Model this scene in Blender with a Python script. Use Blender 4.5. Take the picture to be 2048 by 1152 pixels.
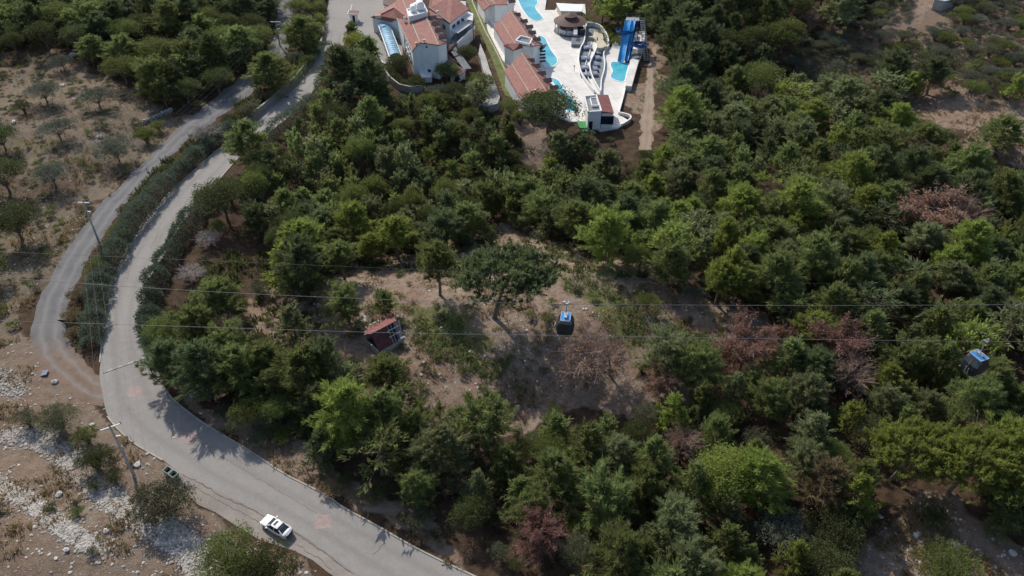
import bpy, math, random
import numpy as np
for _o in list(bpy.data.objects): bpy.data.objects.remove(_o)
C = bpy.context.scene.collection
R = math.radians
# ------------------------------------------------------------------ camera
CAMH = 94.0; FPX = 1590.0; TH = R(40)
cd = bpy.data.cameras.new('camera'); cam = bpy.data.objects.new('camera', cd); C.objects.link(cam)
cd.sensor_width = 36; cd.lens = FPX/2048*36; cd.clip_end = 8000; cd.clip_start = .5
cam.location = (0, 0, CAMH); cam.rotation_euler = (R(90)-TH, 0, 0)
bpy.context.scene.camera = cam
# ------------------------------------------------------------------ world, sun, exposure
SUN_EL = R(40); SUN_AZ = R(-29)          # azimuth measured from +Y towards +X: behind and left of the view
w = bpy.data.worlds.new("World"); bpy.context.scene.world = w; w.use_nodes = True
nt = w.node_tree; nt.nodes.clear()
sky = nt.nodes.new('ShaderNodeTexSky'); sky.sky_type = 'NISHITA'; sky.sun_disc = False
sky.sun_elevation = SUN_EL; sky.sun_rotation = SUN_AZ; sky.air_density = 1.0; sky.dust_density = 1.5
bg = nt.nodes.new('ShaderNodeBackground'); bg.inputs[1].default_value = 0.12
wo = nt.nodes.new('ShaderNodeOutputWorld'); nt.links.new(sky.outputs[0], bg.inputs[0]); nt.links.new(bg.outputs[0], wo.inputs[0])
sd = bpy.data.lights.new('sun', 'SUN'); sd.energy = 3.3; sd.angle = R(.53); sd.color = (1, .935, .84)
sun = bpy.data.objects.new('sun', sd); C.objects.link(sun); sun.location = (0, 0, 200)
sun.rotation_euler = (R(90)-SUN_EL, 0, -SUN_AZ+math.pi)
vs = bpy.context.scene.view_settings; vs.view_transform = 'Standard'; vs.look = 'None'; vs.exposure = 0.4; vs.gamma = 1
bpy.context.scene.cycles.max_bounces = 6
bpy.context.scene.cycles.transparent_max_bounces = 4
# ------------------------------------------------------------------ pixel <-> ground (positions read off the 2048 px photo)
def ray(px, py):
    x = (px-1024)/FPX; y = -(py-576)/FPX
    return np.array([x, math.cos(TH)+y*math.sin(TH), -math.sin(TH)+y*math.cos(TH)])
def P(px, py, z=0.0):
    d = ray(px, py); t = (z-CAMH)/d[2]
    return np.array([d[0]*t, d[1]*t, z])
def PD(px, py, depth):
    return np.array([0, 0, CAMH])+ray(px, py)*depth
def proj(p):
    v = np.asarray(p, float)-np.array([0, 0, CAMH])
    dep = v[..., 1]*math.cos(TH)-v[..., 2]*math.sin(TH)
    up = v[..., 1]*math.sin(TH)+v[..., 2]*math.cos(TH)
    dep = np.maximum(dep, 1.0)
    return 1024+FPX*v[..., 0]/dep, 576-FPX*up/dep, dep
def pip(x, y, poly):
    x = np.asarray(x, float); y = np.asarray(y, float); ins = np.zeros(x.shape, bool)
    n = len(poly); j = n-1
    for i in range(n):
        xi, yi = poly[i][0], poly[i][1]; xj, yj = poly[j][0], poly[j][1]
        if yi != yj:
            c = ((yi > y) != (yj > y)) & (x < (xj-xi)*(y-yi)/(yj-yi)+xi)
            ins ^= c
        j = i
    return ins
def segdist(x, y, pts, closed=False):
    x = np.asarray(x, float); y = np.asarray(y, float); d = np.full(x.shape, 1e9)
    n = len(pts)
    for i in range(n if closed else n-1):
        ax, ay = pts[i][0], pts[i][1]; bx, by = pts[(i+1) % n][0], pts[(i+1) % n][1]
        L = (bx-ax)**2+(by-ay)**2+1e-9
        t = np.clip(((x-ax)*(bx-ax)+(y-ay)*(by-ay))/L, 0, 1)
        d = np.minimum(d, np.hypot(x-ax-t*(bx-ax), y-ay-t*(by-ay)))
    return d
def sdist(x, y, poly):            # signed: negative inside
    d = segdist(x, y, poly, True); return np.where(pip(x, y, poly), -d, d)
def sstep(a, b, v): t = np.clip((v-a)/(b-a), 0, 1); return t*t*(3-2*t)
_ns = np.random.RandomState(5).rand(256, 256)
def vnoise(x, y, s):
    x = np.asarray(x, float)/s+1000; y = np.asarray(y, float)/s+1000
    xi = np.floor(x).astype(int); yi = np.floor(y).astype(int); fx = x-xi; fy = y-yi
    fx = fx*fx*(3-2*fx); fy = fy*fy*(3-2*fy)
    a = _ns[xi % 256, yi % 256]; b = _ns[(xi+1) % 256, yi % 256]; c = _ns[xi % 256, (yi+1) % 256]; d = _ns[(xi+1) % 256, (yi+1) % 256]
    return (a*(1-fx)+b*fx)*(1-fy)+(c*(1-fx)+d*fx)*fy
# ------------------------------------------------------------------ layout in photo pixels
ROAD = [((1010, 1340), (1330, 1330)), ((800, 1212), (1062, 1206)), ((714, 1149), (939, 1149)), ((644, 1099), (831, 1097)), ((597, 1067), (745, 1048)), ((522, 1027), (691, 1019)),
 ((440, 985), (640, 985)), ((363, 948), (567, 948)), ((327, 921), (507, 908)), ((267, 885), (437, 866)), ((233, 853), (393, 838)), ((213, 825), (343, 798)),
 ((205, 785), (324, 770)), ((199, 752), (312, 737)), ((203, 711), (295, 705)), ((207, 667), (284, 675)), ((213, 617), (283, 634)), ((220, 571), (287, 600)),
 ((235, 543), (293, 565)), ((260, 491), (333, 501)), ((287, 447), (353, 461)), ((333, 394), (400, 400)), ((350, 377), (430, 368)), ((413, 320), (480, 312)),
 ((460, 280), (514, 284)), ((500, 247), (546, 258)), ((538, 216), (582, 229)), ((562, 196), (616, 193)), ((593, 167), (637, 167)), ((621, 130), (660, 125)),
 ((642, 104), (680, 100)), ((650, 78), (690, 82)), ((651, 52), (694, 56))]
COURT = [(648, 60), (651, 40), (658, 0), (668, -60), (690, -160), (790, -160), (800, -60), (800, 20), (806, 112), (779, 131), (774, 132), (763, 125), (756, 117), (749, 100), (735, 78), (706, 62), (690, 66)]
GRAVEL = [((207, 815), (207, 752)), ((180, 808), (190, 745)), ((140, 785), (176, 728)), ((100, 750), (158, 705)), ((68, 706), (142, 684)), ((60, 672), (130, 662)), ((68, 640), (130, 640)), ((75, 610), (132, 650)), ((92, 575), (140, 600)), ((112, 535), (160, 552)), ((140, 490), (178, 515)), ((170, 450), (208, 470)),
 ((205, 405), (240, 425)), ((240, 372), (268, 385)), ((275, 335), (303, 345)), ((312, 300), (345, 308)), ((345, 265), (385, 273)), ((385, 232), (432, 240)), ((430, 195), (480, 205)),
 ((475, 160), (520, 172)), ((520, 120), (560, 128)), ((550, 70), (582, 78)), ((555, 20), (585, 20)), ((558, -60), (590, -60)), ((560, -170), (600, -170))]
JUNC_ = [((45, 640), (132, 640)), ((45, 668), (135, 668)), ((62, 705), (150, 690)), ((105, 745), (178, 712)), ((150, 775), (200, 735)), ((206, 812), (206, 748))]
TRACK = [((1279, 300), (1303, 300)), ((1280, 270), (1306, 270)), ((1282, 235), (1307, 235)), ((1287, 200), (1308, 200)), ((1291, 160), (1307, 162)), ((1297, 125), (1310, 127)), ((1306, 95), (1316, 97)), ((1330, 60), (1340, 62))]
DECKPX = [(1010, -60), (1104, -60), (1096, -20), (1093, 0), (1090, 20), (1110, 20), (1118, 8), (1170, 8), (1172, 30), (1172, 53), (1198, 57), (1214, 75), (1221, 98), (1236, 62), (1290, 62), (1290, 94), (1280, 119),
 (1263, 172), (1251, 172), (1236, 228), (1258, 241), (1237, 256), (1200, 262), (1174, 243), (1139, 243), (1105, 228), (1070, 190), (1005, 120), (975, 60), (965, -10)]
HOTELFLAT = [(640, -170), (1110, -170), (1300, 20), (1300, 120), (1270, 270), (1150, 262), (1000, 245), (760, 205), (690, 120), (640, 60)]
C1 = [(500, 605), (560, 585), (640, 600), (700, 545), (760, 505), (860, 515), (930, 500), (1000, 460), (1060, 460), (1120, 490), (1200, 530), (1300, 560), (1420, 603), (1545, 640), (1545, 680), (1450, 690),
 (1340, 645), (1240, 740), (1130, 790), (1010, 850), (955, 880), (900, 820), (845, 790), (810, 755), (850, 735), (830, 712), (735, 705), (715, 680), (640, 665), (560, 690), (510, 650)]
C2 = [(-60, 125), (60, 105), (150, 112), (250, 172), (330, 218), (400, 218), (345, 262), (290, 318), (238, 372), (190, 425), (150, 470), (110, 530), (75, 590), (40, 660), (-60, 720)]
C3 = [(-60, 690), (40, 670), (110, 690), (200, 760), (215, 840), (330, 930), (400, 1010), (500, 1070), (600, 1110), (665, 1160), (640, 1260), (-60, 1260)]
C4 = [(1728, 1045), (1800, 1010), (1850, 985), (1900, 1005), (1960, 1045), (2048, 1095), (2150, 1130), (2150, 1260), (1760, 1260), (1735, 1152)]
C5 = [(1815, 190), (1900, 195), (2048, 215), (2180, 230), (2180, 340), (2000, 335), (1990, 290), (1900, 262), (1840, 235)]
C6 = [(1296, 88), (1330, 95), (1325, 180), (1322, 272), (1265, 275), (1275, 230), (1265, 190), (1285, 130)]
C7 = [(1800, 58), (1835, 10), (1825, -10), (1870, -10), (1880, 20), (1850, 45)]
VERGE = [(300, 716), (345, 795), (440, 862), (510, 905), (570, 945), (640, 983), (700, 1018), (830, 1095), (945, 1152), (1000, 1180), (960, 1140), (850, 1060), (760, 1010), (700, 970), (640, 900), (560, 845), (430, 830), (380, 790)]
LAWN = [(932, 0), (945, -5), (1002, 108), (1020, 150), (1035, 200), (1010, 190), (985, 120), (950, 40)]
RUB1 = [(a/3, 768+b/3) for a, b in [(130, 265), (300, 290), (450, 380), (540, 500), (640, 600), (820, 700), (1050, 820), (1230, 950), (1250, 1200), (1150, 1200), (1020, 1010), (830, 890), (620, 760), (440, 580), (290, 420), (0, 350), (0, 280)]]
RUB2 = [(a/3, 768+b/3) for a, b in [(-60, 540), (0, 560), (180, 650), (330, 770), (520, 900), (680, 1020), (560, 1060), (400, 970), (250, 850), (50, 700), (-60, 660)]]
RUB3 = [(-30, 720), (10, 735), (55, 775), (40, 800), (0, 790), (-30, 790)]
gw = lambda poly: [P(a, b)[:2] for a, b in poly]
def mids(prs): return [((P(*a)+P(*b))/2)[:2] for a, b in prs]
W_ROAD, W_GRAV, W_TRACK = mids(ROAD), mids(GRAVEL), mids(TRACK)
W_HOTEL, W_COURT = gw(HOTELFLAT), gw(COURT)
BUMPS = [(1050, 590, 3.4, 34, 20), (1300, 640, 1.5, 26, 16), (760, 400, -5.0, 32, 24), (1200, 400, -4.5, 40, 24), (60, 260, 3.0, 34, 28), (250, 60, 5, 40, 30),
 (1620, 210, -7, 40, 24), (1480, 70, 3.5, 24, 22), (1900, 80, 11, 52, 46), (2000, 260, 6, 40, 26), (1750, 520, 2.5, 40, 30), (1900, 900, 3, 30, 20), (1200, 960, -2, 30, 20), (150, 1050, 1.4, 20, 12), (1960, 1150, 2, 20, 14), (2300, 0, 12, 80, 70)]
BUMPS = [(*P(a, b)[:2], hh, sx, sy) for a, b, hh, sx, sy in BUMPS]
def height(x, y):
    x = np.asarray(x, float); y = np.asarray(y, float); z = np.zeros(x.shape)
    for bx, by, hh, sx, sy in BUMPS: z = z+hh*np.exp(-((x-bx)/sx)**2-((y-by)/sy)**2)
    z = z+(vnoise(x, y, 14)-.5)*1.5+(vnoise(x, y, 5)-.5)*.6+(vnoise(x, y, 1.9)-.5)*.25
    far = np.hypot(x, y-150); z = z+sstep(300, 1500, far)*80*(vnoise(x, y, 420)-.2)
    d = np.minimum(segdist(x, y, W_ROAD)-7.5, segdist(x, y, W_GRAV)-4.0)
    d = np.minimum(d, segdist(x, y, W_TRACK)-2.5)
    d = np.minimum(d, np.minimum(sdist(x, y, W_HOTEL)-1, sdist(x, y, W_COURT)-1))
    return z*sstep(0, 16, d)
def G(px, py):                     # pixel -> point on the terrain
    z = 0.0
    for _ in range(6):
        p = P(px, py, z); z = float(height(p[0], p[1]))
    p = P(px, py, z); return p
# ------------------------------------------------------------------ object helpers
def tag(o, label=None, cat=None, group=None, kind=None):
    if label: o['label'] = label
    if cat: o['category'] = cat
    if group: o['group'] = group
    if kind: o['kind'] = kind
    return o
def thing(name, label, cat, loc=(0, 0, 0), rz=0, group=None):
    o = bpy.data.objects.new(name, None); C.objects.link(o); o.location = loc; o.rotation_euler = (0, 0, rz); o.empty_display_size = .3
    return tag(o, label, cat, group)
class MB:
    def __init__(s): s.V = []; s.F = []; s.n = 0
    def add(s, V, F, mi=0, v=None, t=None):
        V = np.asarray(V, float).reshape(-1, 3)
        if isinstance(F, np.ndarray): s.F.append((F+s.n, mi, v, t))
        else:
            for f in F: s.F.append((np.array([f])+s.n, mi, v, t))
        s.V.append(V); s.n += len(V); return s
    def box(s, c, d, rz=0, mi=0):
        x, y, z = np.array(d)/2
        V = np.array([(a*x, b*y, e*z) for e in (-1, 1) for a, b in ((-1, -1), (1, -1), (1, 1), (-1, 1))], float)
        if rz: co, si = math.cos(rz), math.sin(rz); V = np.stack([V[:, 0]*co-V[:, 1]*si, V[:, 0]*si+V[:, 1]*co, V[:, 2]], 1)
        return s.add(V+np.array(c), np.array([(3, 2, 1, 0), (4, 5, 6, 7), (0, 1, 5, 4), (1, 2, 6, 5), (2, 3, 7, 6), (3, 0, 4, 7)]), mi)
    def beam(s, a, b, wd, ht, mi=0):      # box from a to b
        a = np.array(a, float); b = np.array(b, float); d = b-a; L = np.linalg.norm(d); d = d/max(L, 1e-6)
        u = np.cross(d, (0, 0, 1)); 
        if np.linalg.norm(u) < 1e-3: u = np.array((1., 0, 0))
        u = u/np.linalg.norm(u); v = np.cross(u, d)
        V = [p+u*i*wd/2+v*j*ht/2 for p in (a, b) for i, j in ((-1, -1), (1, -1), (1, 1), (-1, 1))]
        return s.add(V, np.array([(3, 2, 1, 0), (4, 5, 6, 7), (0, 1, 5, 4), (1, 2, 6, 5), (2, 3, 7, 6), (3, 0, 4, 7)]), mi)
    def tube(s, pts, rad, n=6, mi=0, cap=True):
        pts = np.asarray(pts, float); m = len(pts)
        rad = np.full(m, rad) if np.isscalar(rad) else np.asarray(rad, float)
        T = np.gradient(pts, axis=0); T /= (np.linalg.norm(T, axis=1, keepdims=True)+1e-9)
        ref = np.array((0, 0, 1.)) if abs(T[:, 2]).mean() < .8 else np.array((1., 0, 0))
        U = np.cross(T, ref); U /= (np.linalg.norm(U, axis=1, keepdims=True)+1e-9); W = np.cross(T, U)
        a = np.arange(n)*2*math.pi/n
        V = pts[:, None]+rad[:, None, None]*(np.cos(a)[None, :, None]*U[:, None]+np.sin(a)[None, :, None]*W[:, None])
        i = np.arange(m-1)[:, None]*n; j = np.arange(n)[None]; k = (j+1) % n
        F = np.stack([i+j, i+k, i+n+k, i+n+j], -1).reshape(-1, 4)
        s.add(V.reshape(-1, 3), F, mi)
        if cap and n > 2: s.F.append((np.array([list(range(s.n-n, s.n))]), mi, None, None)); s.F.append((np.array([list(range(s.n-m*n+n-1, s.n-m*n-1, -1))]), mi, None, None))
        return s
    def lathe(s, prof, c=(0, 0, 0), n=24, mi=0):
        a = np.arange(n)*2*math.pi/n
        V = np.array([[(c[0]+r*math.cos(t), c[1]+r*math.sin(t), c[2]+z) for t in a] for r, z in prof]); m = len(prof)
        i = np.arange(m-1)[:, None]*n; j = np.arange(n)[None]; k = (j+1) % n
        return s.add(V.reshape(-1, 3), np.stack([i+j, i+k, i+n+k, i+n+j], -1).reshape(-1, 4), mi)
    def prism(s, top, thick, mi=0):       # polygon (3-D points, ccw seen from above) given thickness downwards
        top = np.array(top, float); n = len(top)
        if sum((top[i][0]*top[(i+1) % n][1]-top[(i+1) % n][0]*top[i][1]) for i in range(n)) < 0: top = top[::-1]
        bot = top-np.array((0, 0, thick)) if np.isscalar(thick) else np.stack([top[:, 0], top[:, 1], np.asarray(thick)], 1)
        V = np.vstack([top, bot])
        return s.add(V, [list(range(n)), list(range(2*n-1, n-1, -1))]+[[n+i, n+(i+1) % n, (i+1) % n, i] for i in range(n)], mi)
    def tris(s, V, mi=0, v=None, t=None, k=4):
        n = len(V)//k; return s.add(V, np.arange(n*k).reshape(n, k), mi, v, t)
    def mesh(s, name, mats, smooth=False):
        V = np.vstack(s.V); me = bpy.data.meshes.new(name); me.vertices.add(len(V)); me.vertices.foreach_set('co', V.ravel().astype(np.float32))
        idx = np.concatenate([f.ravel() for f, *_ in s.F]); tot = np.concatenate([np.full(len(f), f.shape[1]) for f, *_ in s.F])
        st = np.concatenate([[0], np.cumsum(tot)[:-1]])
        me.loops.add(len(idx)); me.loops.foreach_set('vertex_index', idx.astype(np.int32))
        me.polygons.add(len(tot)); me.polygons.foreach_set('loop_start', st.astype(np.int32))
        mi = np.concatenate([np.full(len(f), m) for f, m, *_ in s.F]); me.polygons.foreach_set('material_index', mi.astype(np.int32))
        me.polygons.foreach_set('use_smooth', np.full(len(tot), smooth))
        me.update(calc_edges=True)
        if any(x[2] is not None for x in s.F):
            for nm, q in (('v', 2), ('t', 3)):
                a = np.concatenate([np.full(len(x[0]), 0.5 if x[q] is None else x[q]) if (x[q] is None or np.isscalar(x[q])) else np.asarray(x[q]) for x in s.F])
                at = me.attributes.new(nm, 'FLOAT', 'FACE'); at.data.foreach_set('value', a.astype(np.float32))
        for m in (mats if isinstance(mats, (list, tuple)) else [mats]):
            if m: me.materials.append(m)
        return me
    def obj(s, name, mats, parent=None, smooth=False):
        o = bpy.data.objects.new(name, s.mesh(name, mats, smooth)); C.objects.link(o)
        if parent: o.parent = parent
        return o
# ------------------------------------------------------------------ materials
def nodes(name):
    m = bpy.data.materials.new(name); m.use_nodes = True; t = m.node_tree; b = t.nodes['Principled BSDF']; return m, t, b
def N(t, ty, **k):
    n = t.nodes.new(ty)
    for a, v in k.items():
        if a.startswith('i_'): n.inputs[a[2:].replace('_', ' ')].default_value = v
        else: setattr(n, a, v)
    return n
def mixc(t, fac, a, b, mode='MIX'):
    n = t.nodes.new('ShaderNodeMix'); n.data_type = 'RGBA'; n.blend_type = mode
    for sock, v in ((n.inputs[0], fac), (n.inputs[6], a), (n.inputs[7], b)):
        if isinstance(v, bpy.types.NodeSocket): t.links.new(v, sock)
        elif isinstance(v, tuple): sock.default_value = (*v[:3], 1)
        else: sock.default_value = v
    return n.outputs[2]
def ramp(t, src, a, b):
    n = t.nodes.new('ShaderNodeMapRange'); n.inputs[1].default_value = a; n.inputs[2].default_value = b; t.links.new(src, n.inputs[0]); return n.outputs[0]
def noise(t, scale, detail=4, rough=.55, coord=None):
    n = t.nodes.new('ShaderNodeTexNoise'); n.inputs['Scale'].default_value = scale; n.inputs['Detail'].default_value = detail; n.inputs['Roughness'].default_value = rough
    if coord is None:
        coord = t.nodes.new('ShaderNodeNewGeometry').outputs['Position']
    t.links.new(coord, n.inputs['Vector']); return n.outputs['Fac']
def bump(t, b, src, st=.4, dist=.1):
    n = t.nodes.new('ShaderNodeBump'); n.inputs['Strength'].default_value = st; n.inputs['Distance'].default_value = dist
    t.links.new(src, n.inputs['Height']); t.links.new(n.outputs[0], b.inputs['Normal'])
def surf(name, c1, c2, scale=.6, rough=.85, bs=0, bscale=6, metal=0, spec=.3):
    m, t, b = nodes(name); f = ramp(t, noise(t, scale, 6, .62), .35, .65)
    t.links.new(mixc(t, f, c1, c2), b.inputs['Base Color']); b.inputs['Roughness'].default_value = rough; b.inputs['Metallic'].default_value = metal
    b.inputs['Specular IOR Level'].default_value = spec
    if bs: bump(t, b, noise(t, bscale, 4), bs, .05)
    return m
def leafmat(name, dark, light, trans=.35, back=None):
    m, t, b = nodes(name)
    av = N(t, 'ShaderNodeAttribute', attribute_name='v'); atr = N(t, 'ShaderNodeAttribute', attribute_name='t'); oi = N(t, 'ShaderNodeObjectInfo')
    ad = N(t, 'ShaderNodeMath', operation='ADD'); t.links.new(atr.outputs['Fac'], ad.inputs[0]); t.links.new(oi.outputs['Random'], ad.inputs[1])
    fr = N(t, 'ShaderNodeMath', operation='FRACT'); t.links.new(ad.outputs[0], fr.inputs[0])
    k = N(t, 'ShaderNodeMath', operation='MULTIPLY_ADD'); t.links.new(fr.outputs[0], k.inputs[0]); k.inputs[1].default_value = .55
    s2 = N(t, 'ShaderNodeMath', operation='MULTIPLY'); t.links.new(av.outputs['Fac'], s2.inputs[0]); s2.inputs[1].default_value = .5; t.links.new(s2.outputs[0], k.inputs[2])
    col = mixc(t, k.outputs[0], dark, light)
    hs = N(t, 'ShaderNodeHueSaturation'); t.links.new(col, hs.inputs['Color'])
    hm = N(t, 'ShaderNodeMapRange'); t.links.new(fr.outputs[0], hm.inputs[0]); hm.inputs[3].default_value = .485; hm.inputs[4].default_value = .515; t.links.new(hm.outputs[0], hs.inputs['Hue'])
    t.links.new(hs.outputs[0], b.inputs['Base Color']); b.inputs['Roughness'].default_value = .6; b.inputs['Specular IOR Level'].default_value = .25
    tr = N(t, 'ShaderNodeBsdfTranslucent'); t.links.new(hs.outputs[0], tr.inputs[0]); mx = N(t, 'ShaderNodeMixShader'); mx.inputs[0].default_value = trans
    out = t.nodes['Material Output']; t.links.new(b.outputs[0], mx.inputs[1]); t.links.new(tr.outputs[0], mx.inputs[2]); t.links.new(mx.outputs[0], out.inputs[0])
    return m
M = {}
M['pine_mid'] = leafmat('pine_mid', (0.105, 0.13, 0.042), (0.28, 0.325, 0.12), 0.56)
M['pine_bright'] = leafmat('pine_bright', (0.145, 0.18, 0.04), (0.34, 0.39, 0.1), 0.56)
M['pine_dark'] = leafmat('pine_dark', (0.066, 0.086, 0.038), (0.188, 0.222, 0.102), 0.52)
M['pine_pale'] = leafmat('pine_pale', (0.135, 0.158, 0.072), (0.305, 0.33, 0.16), 0.54)
M['broad_dark'] = leafmat('broad_dark', (0.046, 0.058, 0.02), (0.13, 0.15, 0.055), 0.42)
M['broad_green'] = leafmat('broad_green', (0.092, 0.116, 0.03), (0.215, 0.25, 0.078), 0.48)
M['olive'] = leafmat('olive', (0.08, 0.092, 0.064), (0.19, 0.205, 0.15), 0.35)
M['garrigue'] = leafmat('garrigue', (0.076, 0.08, 0.048), (0.19, 0.195, 0.11), 0.36)
M['oleander'] = leafmat('oleander', (.050, .080, .042), (.24, .28, .21), .3)
M['dry_leaf'] = leafmat('dry_leaf', (0.17, 0.085, 0.055), (0.33, 0.19, 0.14), 0.4)
M['tan_leaf'] = leafmat('tan_leaf', (.13, .10, .05), (.24, .18, .10), .3)
M['dry_grass'] = leafmat('dry_grass', (.17, .12, .06), (.36, .27, .15), .35)
M['herb'] = leafmat('herb', (.11, .13, .045), (.25, .27, .105), .4)
M['bark'] = surf('bark', (.105, .075, .055), (.23, .175, .135), 3, .9, .6, 9)
M['bare_wood'] = surf('bare_wood', (.17, .145, .125), (.30, .265, .24), 2, .85)
M['dead_wood'] = surf('dead_wood', (.19, .13, .10), (.32, .24, .20), 2, .85)
M['rope'] = surf('rope', (.13, .13, .13), (.20, .20, .20), 2, .6)
M['concrete'] = surf('concrete', (.30, .29, .27), (.42, .40, .37), .8, .9, .3, 8)
M['kerb'] = surf('kerb', (.30, .27, .22), (.42, .38, .31), 1.2, .9, .3, 5)
M['white_wall'] = surf('white_wall', (.70, .70, .68), (.80, .80, .78), .35, .8)
M['cream_wall'] = surf('cream_wall', (.42, .38, .28), (.55, .50, .38), .6, .85)
def m_deck():
    m, t, b = nodes('deck'); g = N(t, 'ShaderNodeNewGeometry').outputs['Position']
    c = mixc(t, ramp(t, noise(t, .22, 5, .65, g), .35, .65), (.58, .555, .515), (.70, .68, .64)); c = mixc(t, ramp(t, noise(t, 1.3, 6, .7, g), .58, .8), c, (.47, .44, .40))
    br = N(t, 'ShaderNodeTexBrick'); br.inputs['Scale'].default_value = 1; br.inputs['Brick Width'].default_value = 2.4; br.inputs['Row Height'].default_value = 2.4; br.inputs['Mortar Size'].default_value = .05; br.offset = 0
    for k_, v_ in (('Color1', 1), ('Color2', .93), ('Mortar', .72)): br.inputs[k_].default_value = (v_, v_, v_, 1)
    mp = N(t, 'ShaderNodeMapping'); mp.inputs['Rotation'].default_value = (0, 0, R(-16)); t.links.new(g, mp.inputs[0]); t.links.new(mp.outputs[0], br.inputs[0])
    t.links.new(mixc(t, 1.0, c, br.outputs['Color'], 'MULTIPLY'), b.inputs['Base Color']); b.inputs['Roughness'].default_value = .75; return m
M['deck'] = m_deck()
M['grey_roof'] = surf('grey_roof', (.17, .18, .18), (.25, .25, .25), 1.5, .8)
M['slate'] = surf('slate', (.10, .115, .13), (.19, .21, .23), 1.0, .7)
M['brown_roof'] = surf('brown_roof', (.085, .050, .042), (.14, .085, .072), 1.5, .75)
M['dark_red'] = surf('dark_red', (.07, .026, .024), (.15, .050, .045), 1.2, .7, .2, 9)  # darker red, used only for the hut's lower roof plane
M['rust_roof'] = surf('rust_roof', (.13, .038, .034), (.23, .078, .070), 1.6, .7, .2, 9)
M['timber'] = surf('timber', (.045, .032, .026), (.085, .06, .048), 2, .8)
M['glass'] = surf('glass', (.012, .018, .022), (.03, .04, .045), 1, .12, spec=.6)
M['white_paint'] = surf('white_paint', (.72, .73, .74), (.80, .80, .80), .4, .45)
M['steel'] = surf('steel', (.34, .35, .36), (.5, .5, .5), 2, .4, metal=.6)
M['dark_metal'] = surf('dark_metal', (.02, .022, .028), (.05, .05, .055), 2, .5)
M['black'] = surf('black', (.008, .008, .009), (.02, .02, .02), 2, .7)
M['blue_slide'] = surf('blue_slide', (.03, .26, .58), (.08, .37, .70), .5, .3)
M['navy'] = surf('navy', (.07, .09, .13), (.12, .14, .19), .8, .7)
M['frame_grey'] = surf('frame_grey', (.30, .36, .45), (.45, .50, .58), .8, .4)
M['blue_deep'] = surf('blue_deep', (.006, .05, .16), (.010, .08, .24), .5, .35)
M['blue_roof'] = surf('blue_roof', (.02, .20, .52), (.03, .26, .60), .5, .3)
M['green_awning'] = surf('green_awning', (.03, .22, .06), (.05, .30, .09), .8, .7)
M['blue_cloth'] = surf('blue_cloth', (.14, .17, .23), (.22, .25, .31), 2, .8)
M['lawn'] = surf('lawn', (.075, .10, .028), (.15, .17, .06), .5, .95, .4, 20)
M['red_paver'] = surf('red_paver', (.27, .205, .185), (.34, .275, .25), 1.5, .85)
M['green_bin'] = surf('green_bin', (.20, .24, .22), (.34, .38, .35), 2, .6)
M['rubble'] = surf('rubble', (.28, .25, .215), (.50, .465, .41), 1.1, .9, .4, 6)
M['stone'] = surf('stone', (.34, .32, .29), (.60, .58, .54), 1.3, .9, .4, 6)
M['wall_stone'] = surf('wall_stone', (.20, .18, .15), (.44, .41, .36), 2.4, .9, .5, 5)
M['yellow'] = surf('yellow', (.55, .50, .12), (.62, .58, .2), 1, .6)
def m_water():
    m, t, b = nodes('pool_water'); f = ramp(t, noise(t, .16, 4, .6), .35, .65)
    t.links.new(mixc(t, f, (.025, .29, .42), (.10, .49, .55)), b.inputs['Base Color']); b.inputs['Roughness'].default_value = .12
    bump(t, b, noise(t, 1.6, 3), .15, .05); return m
M['water'] = m_water()
M['crack'] = surf('crack', (.11, .09, .075), (.17, .14, .12), 3, .95)
def m_tiles():
    m, t, b = nodes('red_tiles'); f = noise(t, .9, 5)
    c = mixc(t, ramp(t, f, .3, .7), (.205, .078, .060), (.31, .130, .105))
    g = N(t, 'ShaderNodeNewGeometry'); wv = N(t, 'ShaderNodeTexWave', wave_type='BANDS', bands_direction='X'); wv.inputs['Scale'].default_value = 1.1; wv.inputs['Distortion'].default_value = .6
    mp = N(t, 'ShaderNodeMapping'); mp.inputs['Rotation'].default_value = (0, 0, R(14)); t.links.new(g.outputs['Position'], mp.inputs[0]); t.links.new(mp.outputs[0], wv.inputs[0])
    c = mixc(t, .35, c, wv.outputs['Color'], 'SOFT_LIGHT'); t.links.new(c, b.inputs['Base Color']); b.inputs['Roughness'].default_value = .8
    bump(t, b, wv.outputs['Fac'], .5, .06); return m
M['tiles'] = m_tiles()
def m_canopy():
    m, t, b = nodes('canopy_panels'); t.links.new(mixc(t, ramp(t, noise(t, .7, 3), .35, .65), (.12, .33, .50), (.32, .52, .60)), b.inputs['Base Color'])
    b.inputs['Roughness'].default_value = .25; return m
M['canopy'] = m_canopy()
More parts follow.
